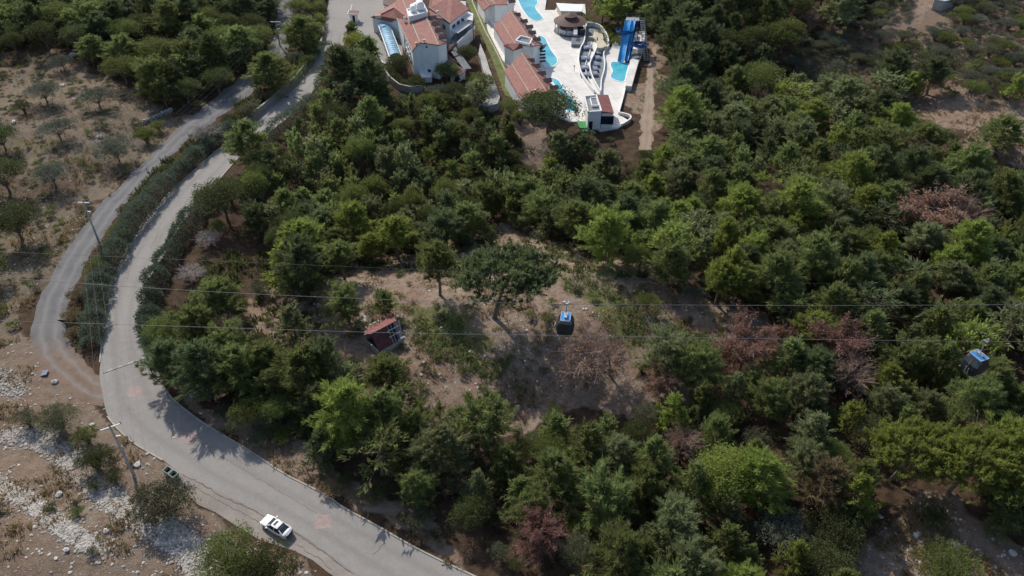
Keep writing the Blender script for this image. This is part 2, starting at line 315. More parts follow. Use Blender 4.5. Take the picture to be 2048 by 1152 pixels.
def m_road():
    m, t, b = nodes('road_pavers')
    g = N(t, 'ShaderNodeNewGeometry').outputs['Position']
    c = mixc(t, ramp(t, noise(t, .09, 5, .6, g), .35, .65), (.255, .240, .222), (.315, .298, .277))
    c = mixc(t, ramp(t, noise(t, .9, 6, .7, g), .3, .75), c, (.335, .315, .295))
    rt = N(t, 'ShaderNodeAttribute', attribute_name='rut'); c = mixc(t, ramp(t, rt.outputs['Fac'], 0, 2.6), c, (.19, .18, .17))
    br = N(t, 'ShaderNodeTexBrick'); br.inputs['Scale'].default_value = 1.0; br.inputs['Brick Width'].default_value = .24; br.inputs['Row Height'].default_value = .12; br.inputs['Mortar Size'].default_value = .012
    br.inputs['Color1'].default_value = (.9, .9, .9, 1); br.inputs['Color2'].default_value = (.72, .72, .72, 1); br.inputs['Mortar'].default_value = (.4, .4, .4, 1)
    mp = N(t, 'ShaderNodeMapping'); mp.inputs['Rotation'].default_value = (0, 0, R(35)); t.links.new(g, mp.inputs[0]); t.links.new(mp.outputs[0], br.inputs[0])
    c = mixc(t, .55, c, br.outputs['Color'], 'MULTIPLY')
    # long hairline cracks and drip stains that belong to the surface
    wn = N(t, 'ShaderNodeTexNoise'); wn.inputs['Scale'].default_value = .22; wn.inputs['Detail'].default_value = 6; t.links.new(g, wn.inputs[0])
    md = N(t, 'ShaderNodeMath', operation='SUBTRACT'); t.links.new(wn.outputs['Fac'], md.inputs[0]); md.inputs[1].default_value = .5
    ab = N(t, 'ShaderNodeMath', operation='ABSOLUTE'); t.links.new(md.outputs[0], ab.inputs[0])
    c = mixc(t, ramp(t, ab.outputs[0], .0022, 0), c, (.18, .16, .145))
    t.links.new(mixc(t, ramp(t, noise(t, .35, 4, .7, g), .62, .8), c, (.25, .20, .165)), b.inputs['Base Color'])
    b.inputs['Roughness'].default_value = .85; b.inputs['Specular IOR Level'].default_value = .25; bump(t, b, noise(t, 9, 3, .6, g), .3, .03); return m
M['road'] = m_road()
def m_gravel(name, a, bb, c3):
    m, t, b = nodes(name); g = N(t, 'ShaderNodeNewGeometry').outputs['Position']
    c = mixc(t, ramp(t, noise(t, .25, 6, .65, g), .35, .65), a, bb); c = mixc(t, ramp(t, noise(t, 3.5, 5, .8, g), .5, .75), c, c3)
    at = N(t, 'ShaderNodeAttribute', attribute_name='rut')
    if name == 'gravel_surface':
        ab_ = N(t, 'ShaderNodeAttribute', attribute_name='brown'); dn = mixc(t, ramp(t, noise(t, .5, 6, .7, g), .35, .65), (.150, .105, .078), (.215, .155, .118)); c = mixc(t, ab_.outputs['Fac'], c, dn)
    c = mixc(t, ramp(t, at.outputs['Fac'], 0, 2), c, tuple(min(1, q*1.5) for q in bb))
    t.links.new(c, b.inputs['Base Color']); b.inputs['Roughness'].default_value = .95; b.inputs['Specular IOR Level'].default_value = .15; bump(t, b, noise(t, 6, 5, .7, g), .7, .05); return m
M['gravel'] = m_gravel('gravel_surface', (.118, .117, .118), (.165, .161, .158), (.23, .22, .21))
M['track'] = m_gravel('track_surface', (.22, .165, .125), (.28, .22, .17), (.36, .30, .24))
M['shoulder'] = m_gravel('shoulder_surface', (.21, .185, .165), (.28, .25, .22), (.33, .30, .27))
M['junction'] = m_gravel('junction_surface', (.165, .115, .085), (.225, .165, .125), (.29, .23, .18))
def m_ground():
    m, t, b = nodes('ground_soil'); g = N(t, 'ShaderNodeNewGeometry').outputs['Position']
    z = N(t, 'ShaderNodeAttribute', attribute_name='zone'); sp = N(t, 'ShaderNodeSeparateColor'); t.links.new(z.outputs['Color'], sp.inputs[0])
    litter = mixc(t, ramp(t, noise(t, .5, 6, .7, g), .35, .65), (.040, .028, .019), (.105, .066, .043))
    n1 = noise(t, .10, 6, .6, g); n2 = noise(t, .8, 7, .72, g); n3 = noise(t, 4.5, 5, .75, g)
    dirt = mixc(t, ramp(t, n1, .38, .62), (.255, .178, .132), (.30, .245, .192))
    dirt = mixc(t, ramp(t, n2, .42, .62), dirt, (.175, .112, .076))
    dirt = mixc(t, ramp(t, n3, .56, .70), dirt, (.42, .37, .31))
    dirt = mixc(t, ramp(t, noise(t, 1.7, 5, .7, g), .60, .74), dirt, (.13, .095, .05))
    vo = N(t, 'ShaderNodeTexVoronoi'); vo.inputs['Scale'].default_value = 2.6; t.links.new(g, vo.inputs[0])
    rub = mixc(t, ramp(t, vo.outputs['Distance'], .15, .5), (.44, .42, .39), (.24, .20, .17)); rub = mixc(t, ramp(t, n2, .45, .65), rub, (.28, .21, .16))
    grass = mixc(t, ramp(t, n2, .35, .65), (.085, .095, .035), (.17, .155, .07))
    dirt = mixc(t, z.outputs['Alpha'], mixc(t, ramp(t, n3, .4, .65), (.125, .098, .068), (.215, .180, .135)), dirt)
    def thr(sock):
        ad = N(t, 'ShaderNodeMath', operation='MULTIPLY_ADD'); t.links.new(n2, ad.inputs[0]); ad.inputs[1].default_value = .9; t.links.new(sock, ad.inputs[2])
        return ramp(t, ad.outputs[0], .75, 1.05)
    c = mixc(t, thr(sp.outputs[0]), litter, dirt)
    c = mixc(t, thr(sp.outputs[1]), c, grass)
    c = mixc(t, thr(sp.outputs[2]), c, rub)
    t.links.new(c, b.inputs['Base Color']); b.inputs['Roughness'].default_value = .95; b.inputs['Specular IOR Level'].default_value = .12
    ad = N(t, 'ShaderNodeMath', operation='ADD'); t.links.new(n2, ad.inputs[0]); t.links.new(n3, ad.inputs[1]); bump(t, b, ad.outputs[0], .9, .22)
    return m
M['ground'] = m_ground()
# ------------------------------------------------------------------ terrain
def axis(lo, hi, st, far, g=1.22):
    a = list(np.arange(lo, hi+st/2, st)); s = st; x = a[-1]
    while x < far: s *= g; x += s; a.append(x)
    s = st; x = a[0]; pre = []
    while x > -far: s *= g; x -= s; pre.append(x)
    return np.array(pre[::-1]+a)
X = axis(-175, 205, .85, 4000); Y = axis(38, 330, .85, 4000)
gx, gy = np.meshgrid(X, Y); gz = height(gx, gy)
nx, ny = len(X), len(Y)
i = np.arange(ny-1)[:, None]*nx; j = np.arange(nx-1)[None]
F = np.stack([i+j, i+j+1, i+nx+j+1, i+nx+j], -1).reshape(-1, 4)
def height(x, y):
    xs = np.asarray(x, float); ys = np.asarray(y, float)
    xi = np.clip(np.searchsorted(X, xs)-1, 0, nx-2); yi = np.clip(np.searchsorted(Y, ys)-1, 0, ny-2)
    fx = (xs-X[xi])/(X[xi+1]-X[xi]); fy = (ys-Y[yi])/(Y[yi+1]-Y[yi])
    return (gz[yi, xi]*(1-fx)+gz[yi, xi+1]*fx)*(1-fy)+(gz[yi+1, xi]*(1-fx)+gz[yi+1, xi+1]*fx)*fy
mb = MB(); mb.add(np.stack([gx.ravel(), gy.ravel(), gz.ravel()], 1), F)
ground = mb.obj('ground', M['ground'], smooth=True); tag(ground, kind='structure')
ppx, ppy, _ = proj(np.stack([gx, gy, gz], -1)); infr = gy > 20
qx = ppx+(vnoise(gx, gy, 6)-.5)*70+(vnoise(gx, gy, 2.2)-.5)*30; qy = ppy+(vnoise(gx+90, gy, 6)-.5)*45+(vnoise(gx+90, gy, 2.2)-.5)*20
def zone(polys, soft=14):
    v = np.zeros(gx.shape)
    for p in polys: v = np.maximum(v, sstep(soft, -soft, sdist(qx, qy, p)))
    return v*infr
def grow(poly, dx, dy):
    c = np.mean(poly, 0); return [(a+(dx if a > c[0] else -dx), b+(dy if b > c[1] else -dy*.3)) for a, b in poly]
zr = zone([grow(C1, 14, 34), C2, C3, C4, grow(C5, 10, 8), C6, C7, VERGE, [(420, 780), (620, 740), (860, 790), (960, 900), (860, 900), (640, 830)], [(1020, 240), (1090, 260), (1090, 330), (1030, 330)], [(1180, 800), (1350, 740), (1420, 800), (1250, 850)]], 12)
zg = np.zeros(gx.shape)+zone([[(1110, 540), (1260, 560), (1300, 640), (1240, 700), (1150, 600)], [(810, 600), (960, 640), (990, 740), (900, 730), (820, 680)], LAWN], 16)*.62
scrub = zone([[(1560, 120), (1800, -20), (2200, -40), (2200, 240), (1820, 200), (1640, 200)]], 30); zr = np.maximum(zr, scrub*.55)
zg = zg+(1-zr)*.25*(vnoise(gx, gy, 9) > .5)+zone([C2], 12)*.34*sstep(.35, .7, vnoise(gx, gy, 7))+zone([C1], 12)*.30*sstep(.5, .75, vnoise(gx+40, gy, 6)); zr = zr*(1-.55*zone([C2], 12)*sstep(.4, .75, vnoise(gx+70, gy, 8)))
qx = ppx+(vnoise(gx, gy, 3)-.5)*16; qy = ppy+(vnoise(gx+90, gy, 3)-.5)*14
zb = zone([RUB1, RUB2, RUB3], 7)*1.0
far = np.hypot(gx, gy-150) > 330; zr = np.where(far, .3, zr)
ca = ground.data.attributes.new('zone', 'FLOAT_COLOR', 'POINT')
ca.data.foreach_set('color', np.stack([zr.ravel(), zg.ravel(), zb.ravel(), 1-.72*zone([C2, [(0, 380), (240, 400), (130, 560), (60, 640), (-60, 700)]], 20).ravel()-.35*zone([C3], 20).ravel()], 1).astype(np.float32).ravel())
# ------------------------------------------------------------------ roads
def dens(prs, step=1.2):
    L = [P(*a) for a, b in prs]; Rr = [P(*b) for a, b in prs]; o = []
    def cr(p0, p1, p2, p3, t): return .5*((2*p1)+(-p0+p2)*t+(2*p0-5*p1+4*p2-p3)*t*t+(-p0+3*p1-3*p2+p3)*t**3)
    n = len(L)
    for k in range(n-1):
        m = max(2, int(np.linalg.norm((L[k+1]+Rr[k+1]-L[k]-Rr[k])/2)/step))
        for q in range(m):
            a = (max(k-1, 0), k, k+1, min(k+2, n-1)); t = q/m
            o.append((cr(*[L[z] for z in a], t), cr(*[Rr[z] for z in a], t)))
    o.append((L[-1], Rr[-1])); return o
def ribbon(name, prs, z, mat, jit=0, cols=1, skirt=.08, seed=1):
    rg = np.random.RandomState(seed); D = dens(prs, .6 if jit else 1.2); V = []; ruts = []; brn = []
    js = rg.randn(len(D)+8, 2); js = np.stack([np.convolve(js[:, q], np.ones(4)/2, 'same') for q in (0, 1)], 1)
    for k, (a, b) in enumerate(D):
        u = (b-a)/np.linalg.norm(b-a); a2 = a+u*jit*js[k, 0]; b2 = b+u*jit*js[k, 1]
        for c in range(cols+1):
            f = c/cols; p = a2*(1-f)+b2*f; V.append((p[0], p[1], z)); ruts.append(math.exp(-((f-.3)/.07)**2)+math.exp(-((f-.7)/.07)**2)); brn.append(float(sstep(655, 735, proj(p)[1])))
    m = cols+1; F = []
    for k in range(len(D)-1):
        for c in range(cols): F.append((k*m+c, k*m+c+1, k*m+m+c+1, k*m+m+c))
    F = np.array(F); A = np.array(V)
    v = A[F[0]]; 
    if np.cross(v[1]-v[0], v[2]-v[0])[2] < 0: F = F[:, ::-1]
    b_ = MB(); b_.add(A, F); o = b_.obj(name, mat); tag(o, kind='structure')
    at = o.data.attributes.new('rut', 'FLOAT', 'POINT'); at.data.foreach_set('value', np.array(ruts, np.float32)); at = o.data.attributes.new('brown', 'FLOAT', 'POINT'); at.data.foreach_set('value', np.array(brn, np.float32)); return o, D
road, RD = ribbon('road', ROAD, .03, M['road'], 0, 16)
grv, GD = ribbon('gravel_road', GRAVEL, .018, M['gravel'], .22, 14, seed=3)
trk, _ = ribbon('dirt_track', TRACK, .022, M['track'], .25, 8, seed=4)
def sheet(name, pts, z, mat, kind='structure'):
    q = np.array([P(a, b)+(0, 0, z) for a, b in pts]); b_ = MB(); b_.prism(q, .03); o = b_.obj(name, mat); tag(o, kind=kind); return o
sheet('hotel_forecourt', COURT, .036, M['road'])
sheet('road_shoulder', [(332, 928), (363, 948), (440, 985), (522, 1027), (597, 1067), (644, 1099), (714, 1149), (800, 1212), (760, 1212), (700, 1175), (655, 1144), (625, 1120), (585, 1100), (520, 1080), (470, 1050), (430, 1024), (397, 1010), (372, 985), (350, 958)], .024, M['shoulder'])
for k, q in enumerate([[(360, 865), (393, 864), (396, 885), (362, 888)], [(258, 775), (282, 772), (284, 793), (252, 796)], [(627, 1031), (661, 1029), (665, 1055), (630, 1059)]]):
    o = sheet('red_paving_patch', q, .035, M['red_paver'])
# kerbs
def kerb(name, pts, w_, h_, mat, off=0):
    b_ = MB(); 
    for k in range(len(pts)-1): b_.beam(pts[k]+(0, 0, h_/2), pts[k+1]+(0, 0, h_/2), w_, h_)
    return tag(b_.obj(name, mat), kind='structure')
kerb('kerb', [b+(b-a)/np.linalg.norm(b-a)*.12 for a, b in RD[::2]], .22, .14, M['kerb'])
iL = [k for k, (a, b) in enumerate(RD) if proj(a)[1] < 735 or 820 < proj(a)[1] < 925]
seg = []
for k in iL:
    a, b = RD[k]
    if seg and k-seg[-1][0] > 1:
        kerb('kerb', [s[1] for s in seg][::2], .22, .14, M['kerb']); seg = []
    seg.append((k, a-(b-a)/np.linalg.norm(b-a)*.12))
kerb('kerb', [s[1] for s in seg][::2], .22, .14, M['kerb'])
# ------------------------------------------------------------------ buildings
Z1 = lambda x, y, z=0: P(700+x/5.76, y/5.76, z)
Z2 = lambda x, y, z=0: P(940+x/4.268, y/4.268, z)
Z4 = lambda x, y, z=0: P(740+x/9.309, y/9.309, z)
Z5 = lambda x, y, z=0: P(1060+x/7.2, y/7.2, z)
Z6 = lambda x, y, z=0: P(1130+x/8.8625, 140+y/8.8625, z)
def part(name, mb_, mat, parent, label=None):
    o = mb_.obj(name, mat, parent)
    if label: o['label'] = label
    return o
def inset(pts, d):
    c = np.mean([p for p in pts], 0); out = []
    for p in pts:
        v = p-c; L = math.hypot(v[0], v[1]); q = p.copy(); q[:2] = c[:2]+v[:2]*(1-d/max(L, .1)); out.append(q)
    return out
def roof(parent, pts, thick=.22, mat='tiles', name='roof'):
    b = MB(); b.prism(pts, thick); return part(name, b, M[mat], parent)
def body(parent, pts, z0=0, mat='white_wall', ins=.5, drop=.25, name='wall'):
    q = [p-np.array((0, 0, drop)) for p in inset(pts, ins)]; b = MB(); b.prism(q, [z0]*len(q)) if sum((q[i][0]*q[(i+1) % len(q)][1]-q[(i+1) % len(q)][0]*q[i][1]) for i in range(len(q))) > 0 else b.prism(q[::-1], [z0]*len(q))
    return part(name, b, M[mat], parent), q
def window(parent, a, b, u, zc, w_, h_, name='window', frame=True):
    """window on the vertical wall running a -> b; outward = right of a->b"""
    a = np.array(a[:2]); b = np.array(b[:2]); d = (b-a)/np.linalg.norm(b-a); n = np.array((d[1], -d[0])); c = a+(b-a)*u+n*.03; rz = math.atan2(d[1], d[0])
    m = MB(); m.box((c[0], c[1], zc), (w_, .10, h_), rz); o = part(name, m, M['glass'], parent)
    if frame:
        f = MB(); n3 = np.array((*n, 0))*.04
        for s_ in (-1, 1):
            f.box((c[0]+d[0]*s_*w_/2, c[1]+d[1]*s_*w_/2, zc), (.09, .2, h_+.18), rz); f.box((c[0], c[1], zc+s_*(h_/2+.045)), (w_-.1, .2, .09), rz)
        part('frame', f, M['white_paint'], o)
    return o
def ridge_cap(parent, a, b, w_=.28, mat='kerb', name='ridge_cap'):
    m = MB(); m.beam(np.array(a)+(0, 0, .06), np.array(b)+(0, 0, .06), w_, .12); return part(name, m, M[mat], parent)
def dormer(parent, p, ax, out, w_=1.5, d_=1.7, h_=1.1):
    """small gabled dormer: p front-centre at roof surface, ax along the building, out = outward"""
    p = np.array(p, float); ax = np.array((*ax, 0)); out = np.array((*out, 0)); up = np.array((0, 0, 1.))
    m = MB(); base = p-up*.6
    f = [base-ax*w_/2, base+ax*w_/2, base+ax*w_/2+up*(h_*.6+.6), base+up*(h_+.6), base-ax*w_/2+up*(h_*.6+.6)]
    bk = [q-out*d_ for q in f]; m.add(f+bk, [[0, 1, 2, 3, 4], [9, 8, 7, 6, 5], [0, 5, 6, 1], [1, 6, 7, 2], [4, 9, 5, 0], [2, 7, 8, 3], [3, 8, 9, 4]])
    d = part('dormer', m, M['white_wall'], parent)
    r_ = MB()
    for s_ in (-1, 1):
        a = base+up*(h_+.68)+out*.35; b = base+ax*s_*(w_/2+.3)+up*(h_*.6+.42)+out*.35; c = b-out*(d_+.35); e = a-out*(d_+.35)
        r_.prism([a, b, c, e], .1)
    part('dormer_roof', r_, M['brown_roof'], d)
    g = MB(); c = p+out*.03-up*.1; rz = math.atan2(ax[1], ax[0]); g.box(c+up*.15, (w_*.6, .08, h_*.7), rz); part('dormer_window', g, M['glass'], d)
    return d
def pergola(parent, c4, z, n=12, mat='white_paint', post='timber', sw=.34):
    """slatted roof over a quad (a,b = inner edge; c,d = outer edge)"""
    a, b, c, d = [np.array((q[0], q[1], z)) for q in c4]; m = MB()
    for i in range(n): 
        t = (i+.5)/n; m.beam(a*(1-t)+b*t, d*(1-t)+c*t, sw, .12-.004*(i % 2))
    o = part('pergola_slats', m, M[mat], parent)
    m = MB()
    for p_, q_ in ((a, b), (d, c)): m.beam(p_-(0, 0, .12), q_-(0, 0, .12), .14, .16)
    for p_ in (c, d, (c+d)/2): m.box((p_[0], p_[1], (z-.2)/2), (.15, .15, z-.2))
    part('pergola_frame', m, M[post], parent); return o
# ---- main hotel block
hotel = thing('hotel_building', 'large white hotel block with red tiled roofs, dormers and a rooftop plant box', 'building', P(835, 110))
hotel.location = (0, 0, 0)
zA, zB, zC, zD = 7.2, 9.4, 9.7, 8.2
A = Z1(715, 585, zA); B = Z1(805, 490, zB); Cc = Z1(1020, 518, zC); D = Z1(1120, 488, zD)
dA = np.array(Z1(540, 212, zA))-A; dn = (Z1(610, 10, zB)-B)
A2 = Z1(540, 212, zA); B2 = Z1(690, 240, zB); 
# far ends, kept parallel to the ridge line
ax = B-Z1(610, 10, zB); L_ = np.linalg.norm(ax[:2]); ax = ax/L_; far = lambda p, l: p-np.array((ax[0], ax[1], 0))*l
B3 = far(B, L_+9); C3_ = far(Cc, L_+9); A3 = A2; D3 = far(D, 18)
roof(hotel, [A, B, far(B, 15.5), A2]); 
ridgeB = far(B, 15.5)
roof(hotel, [B, Cc, C3_, B3]); roof(hotel, [Cc, D, D3, far(Cc, 18)])
ridge_cap(hotel, B, B3); ridge_cap(hotel, Cc, far(Cc, L_-1)); ridge_cap(hotel, A, A2, .2)
# left wing
W1 = Z1(238, 193, 4.6); W2 = Z1(468, 246, 4.6); W3 = Z1(545, 212, 6.2); W4 = Z1(505, 85, 7.9); W5 = Z1(330, 172, 5.8); W6 = Z1(620, -20, 8.4); W7 = Z1(560, 5, 6.4); 
roof(hotel, [W5, W2, W3, ridgeB, W4]); roof(hotel, [W1, W2-(0, 0, .02), W5, W4, W6, W7]); roof(hotel, [W4, ridgeB, far(B, L_+8), W6])
m = MB(); m.box(Z1(325, 190, 6.0), (1.7, .5, .9), R(12)); part('chimney', m, M['cream_wall'], hotel)
for q, z in (((628, 200), 9.8), ((762, 492), 9.0), ((853, 458), 10.2), ((1005, 128), 10.8)):
    m = MB(); p = Z1(*q, z); m.box(p-(0, 0, .8), (.42, .42, 1.5), R(20)); ch = part('chimney', m, M['white_wall'], hotel); m = MB(); m.box(p+(0, 0, .02), (.75, .65, .16), R(20)); part('chimney_cap', m, M['cream_wall'], ch)
# right wing
R1 = Z1(905, 85, 9.6); R2 = Z1(1150, 266, 7.8); R3 = Z1(1372, 100, 7.8); R4 = Z1(1180, -60, 9.6); R5 = Z1(930, -80, 9.6)
roof(hotel, [R1, R2, R3, R4, R5]); ridge_cap(hotel, R1+(0, 0, .05), R2+(0, 0, .05), .2)
m = MB(); roof(hotel, [Z1(930, 200, 9.2), Z1(1075, 215, 8.3), R2-(0, 0, .3), R1-(0, 0, .3)])
# walls
wall1, wq = body(hotel, [A, B, Cc, D, D3, far(Cc, 18), B3, far(A, 20)], 0, ins=.35, drop=.3)
body(hotel, [W1, W2, W3, far(A, 16), far(B, L_+8), W7], 0, 'white_wall', .5, .4)
rw, rq = body(hotel, [R1, R2, R3, R4, R5], 0, 'white_wall', .6, .35)
for a, b, us, zs in ((wq[0], wq[-1], (.25, .4, .55, .7, .85), (1.6, 4.2, 6.2)),):
    for u in us:
        for z in zs: window(hotel, b, a, 1-u, z, 1.0, 1.3)
iw = inset([W1, W2, W3], .1)
for u in (.2, .45, .7): window(hotel, rq[1], rq[2], u, 5.6, 2.1, 1.6); window(hotel, rq[1], rq[2], u, 2.2, 2.1, 1.9)
for u in (.3, .7): window(hotel, rq[0], rq[1], u, 5.6, 1.6, 1.4)
window(hotel, wq[1], wq[2], .42, 1.2, 1.1, 2.2, 'door'); window(hotel, wq[1], wq[2],   .35, 8.4, .5, .5, frame=False)
# dormers down the right eave
axd = ax[:2]/np.linalg.norm(ax[:2]); outd = np.array((-axd[1], axd[0])); outd = outd if outd[0] > 0 else -outd; outd3 = np.array((*outd, 0))
for q in ((965, 208), (1000, 280), (1040, 352), (1085, 432)): dormer(hotel, Z1(q[0]+38, q[1]+10, 8.9)-outd3*.5, axd, outd, 1.3, 2.0, 1.0)
# balconies and pergolas on the right
zb = 5.4
pa, pb, pc, pd = Z1(1150, 350, zb), Z1(1285, 240, zb), Z1(1420, 262, zb), Z1(1240, 385, zb)
pergola(hotel, [pa, pb, pc, pd], zb, 14); 
pergola(hotel, [Z1(1195, 75, 7.4), Z1(1250, 10, 7.4), Z1(1335, 15, 7.4), Z1(1335, 110, 7.4)], 7.4, 8)
pergola(hotel, [Z1(1290, 210, 6.4), Z1(1350, 130, 6.4), Z1(1420, 160, 6.4), Z1(1415, 240, 6.4)], 6.4, 9)
m = MB(); m.prism([Z1(1150, 480, 3.3), Z1(1235, 515, 3.3), Z1(1440, 310, 3.3), Z1(1420, 230, 3.3), Z1(1250, 300, 3.3)], .3); part('balcony', m, M['slate'], hotel)
m = MB(); m.beam(Z1(1235, 510, 3.8), Z1(1440, 310, 3.8), .15, 1.0); part('parapet', m, M['white_wall'], hotel)
m = MB(); m.prism([Z1(1240, 515, 3.0), Z1(1430, 330, 3.0), Z1(1300, 260, 3.0), Z1(1150, 400, 3.0)], [0]*4 if False else 3.0); part('terrace_wall', m, M['white_wall'], hotel)
# low annex roofs beside the gable wall
for pts in ([(1025, 690), (1110, 605), (1225, 705), (1155, 765)], [(1140, 800), (1225, 745), (1340, 810), (1250, 880)]):
    q = [Z1(a, b, 3.2) for a, b in pts]; roof(hotel, q, .2, 'brown_roof', 'annex_roof'); body(hotel, q, 0, 'white_wall', .3, .2, 'annex_wall')
m = MB(); m.prism([Z1(1130, 520, 5.2), Z1(1215, 490, 5.2), Z1(1180, 560, 4.6), Z1(1110, 600, 4.6)], .2); part('annex_roof', m, M['brown_roof'], hotel)
pergola(hotel, [Z1(1165, 600, 2.8), Z1(1215, 540, 2.8), Z1(1400, 790, 2.8), Z1(1310, 800, 2.8)], 2.8, 12, 'slate', sw=.14)
# bins / stair block left of the gable wall
m = MB(); m.prism([Z1(780, 800, 1.5), Z1(875, 795, 1.5), Z1(945, 840, 1.5), Z1(940, 890, 1.5), Z1(830, 890, 1.5)], 1.5); part('stair_block', m, M['white_wall'], hotel)
# rooftop plant
pl_ = [Z1(655, 120, 10.6), Z1(680, 205, 10.6), Z1(895, 150, 10.6), Z1(845, 50, 10.6)]
m = MB(); m.prism(pl_, 1.6); pb_ = part('rooftop_box', m, M['white_wall'], hotel)
m = MB(); 
for k in range(4): m.beam(pl_[k]+(0, 0, .2), pl_[(k+1) % 4]+(0, 0, .2), .25, .42)
part('parapet', m, M['white_paint'], pb_)
def vault(p, L, w_, h_, rz):
    m = MB(); n = 9; pr = [(-w_/2, 0)]+[(w_/2*math.cos(math.pi-t*math.pi/(n-1)), h_*.5+h_*.5*math.sin(t*math.pi/(n-1))) for t in range(n)]+[(w_/2, 0)]
    V = []; 
    for s_ in (-L/2, L/2):
        for a, b in pr: V.append((p[0]+a*math.cos(rz)-s_*math.sin(rz), p[1]+a*math.sin(rz)+s_*math.cos(rz), p[2]+b))
    k = len(pr); m.add(V, [list(range(k))[::-1], list(range(k, 2*k))]+[[i, (i+1) % k, k+(i+1) % k, k+i] for i in range(k)]); return m
part('air_unit', vault(Z1(725, 120, 10.9), 1.7, 1.5, 1.6, R(14)), M['white_paint'], pb_); part('air_unit', vault(Z1(808, 95, 10.9), 2.5, 2.1, 2.2, R(14)), M['white_paint'], pb_)
part('duct', MB().beam(Z1(735, 60, 11.6), Z1(835, 15, 12.2), .9, .8), M['white_paint'], pb_)
# ---- blue vaulted walkway
can = thing('vaulted_canopy', 'long blue glazed barrel canopy beside the hotel forecourt', 'canopy', (0, 0, 0))
a0, a1 = Z4(150, 440, 3.0), Z4(350, 440, 3.0); b0, b1 = Z4(370, 1070, 3.0), Z4(575, 1025, 3.0)
mid0, mid1 = (a0+a1)/2, (b0+b1)/2; axc = (mid1-mid0); Lc = np.linalg.norm(axc); axc /= Lc; sidec = np.array((-axc[1], axc[0], 0)); wc = np.linalg.norm(a1-a0)/2*.97
n = 12; ns = 19; V = []; 
for s_ in range(ns):
    for t in range(n):
        an = math.pi*t/(n-1); V.append(mid0+axc*Lc*s_/(ns-1)+sidec*wc*math.cos(an)+np.array((0, 0, .9*math.sin(an))))
ii = np.arange(ns-1)[:, None]*n; jj = np.arange(n-1)[None]
m = MB(); m.add(V, np.stack([ii+jj, ii+jj+1, ii+n+jj+1, ii+n+jj], -1).reshape(-1, 4)); part('glazing', m, M['canopy'], can)
m = MB()
for s_ in range(ns):
    c = mid0+axc*Lc*s_/(ns-1); m.tube([c+sidec*(wc+.03)*math.cos(math.pi*t/10)+np.array((0, 0, .94*math.sin(math.pi*t/10))) for t in range(11)], .06, 4)
for sg in (-1, 1): m.beam(mid0+sidec*sg*(wc+.1), mid1+sidec*sg*(wc+.1), .22, .22)
part('ribs', m, M['white_paint'], can)
m = MB()
for s_ in range(0, ns, 3):
    for sg in (-1, 1): c = mid0+axc*Lc*s_/(ns-1)+sidec*sg*(wc+.05); m.box((c[0], c[1], 1.45), (.14, .14, 2.9))
part('posts', m, M['white_paint'], can)
m = MB(); an = [math.pi*t/10 for t in range(11)]; m.add([mid0-axc*.03+sidec*wc*math.cos(t)+np.array((0, 0, .9*math.sin(t))) for t in an], [list(range(11))]); part('end_panel', m, M['blue_deep'], can)
# ---- guard booth
gb = thing('guard_booth', 'small white guard booth with pink-red roof on the forecourt', 'booth', P(709, 42))
base = P(709, 44); zr_ = 2.7
q = [P(700, 20+9, 0), P(714, 45, 0), P(720, 36, 0)]
c = P(709, 43); m = MB(); m.box((0, 0, 1.25), (2.1, 2.3, 2.5), R(8)); part('wall', m, M['white_wall'], gb)
m = MB(); m.add([(-1.5, -1.5, 2.75), (1.5, -1.5, 2.6), (1.5, 1.5, 2.6), (-1.5, 1.5, 2.75), (-1.5, -1.5, 2.55), (1.5, -1.5, 2.45), (1.5, 1.5, 2.45), (-1.5, 1.5, 2.55)], np.array([(0, 1, 2, 3), (7, 6, 5, 4), (0, 4, 5, 1), (1, 5, 6, 2), (2, 6, 7, 3), (3, 7, 4, 0)])); part('roof', m, M['rust_roof'], gb)
m = MB()
for a, b in (((-1.5, -1.5, 2.72), (1.5, -1.5, 2.57)), ((-1.5, -1.5, 2.72), (-1.5, 1.5, 2.72))): m.beam(a, b, .14, .3)
part('roof_trim', m, M['white_paint'], gb)
m = MB(); m.box((1.08, 0, 1.6), (.08, 1.7, 1.0), R(8)); part('window', m, M['glass'], gb); m = MB(); m.box((.1, -1.16, 1.1), (.7, .08, 2.0), R(8)); part('door', m, M['black'], gb)
m = MB(); m.beam((-1.1, 0, 2.2), (-1.1, 11, 2.0), .1, .1)
# barrier arm
ba = thing('barrier_gate', 'raised white barrier arm beside the guard booth', 'barrier', P(700, 34)); m = MB(); m.box((0, 0, .5), (.4, .4, 1)); part('cabinet', m, M['white_paint'], ba); m = MB(); m.beam((0, 0, 1), (-.4, 7.5, 1.15), .1, .1); part('arm', m, M['white_paint'], ba)
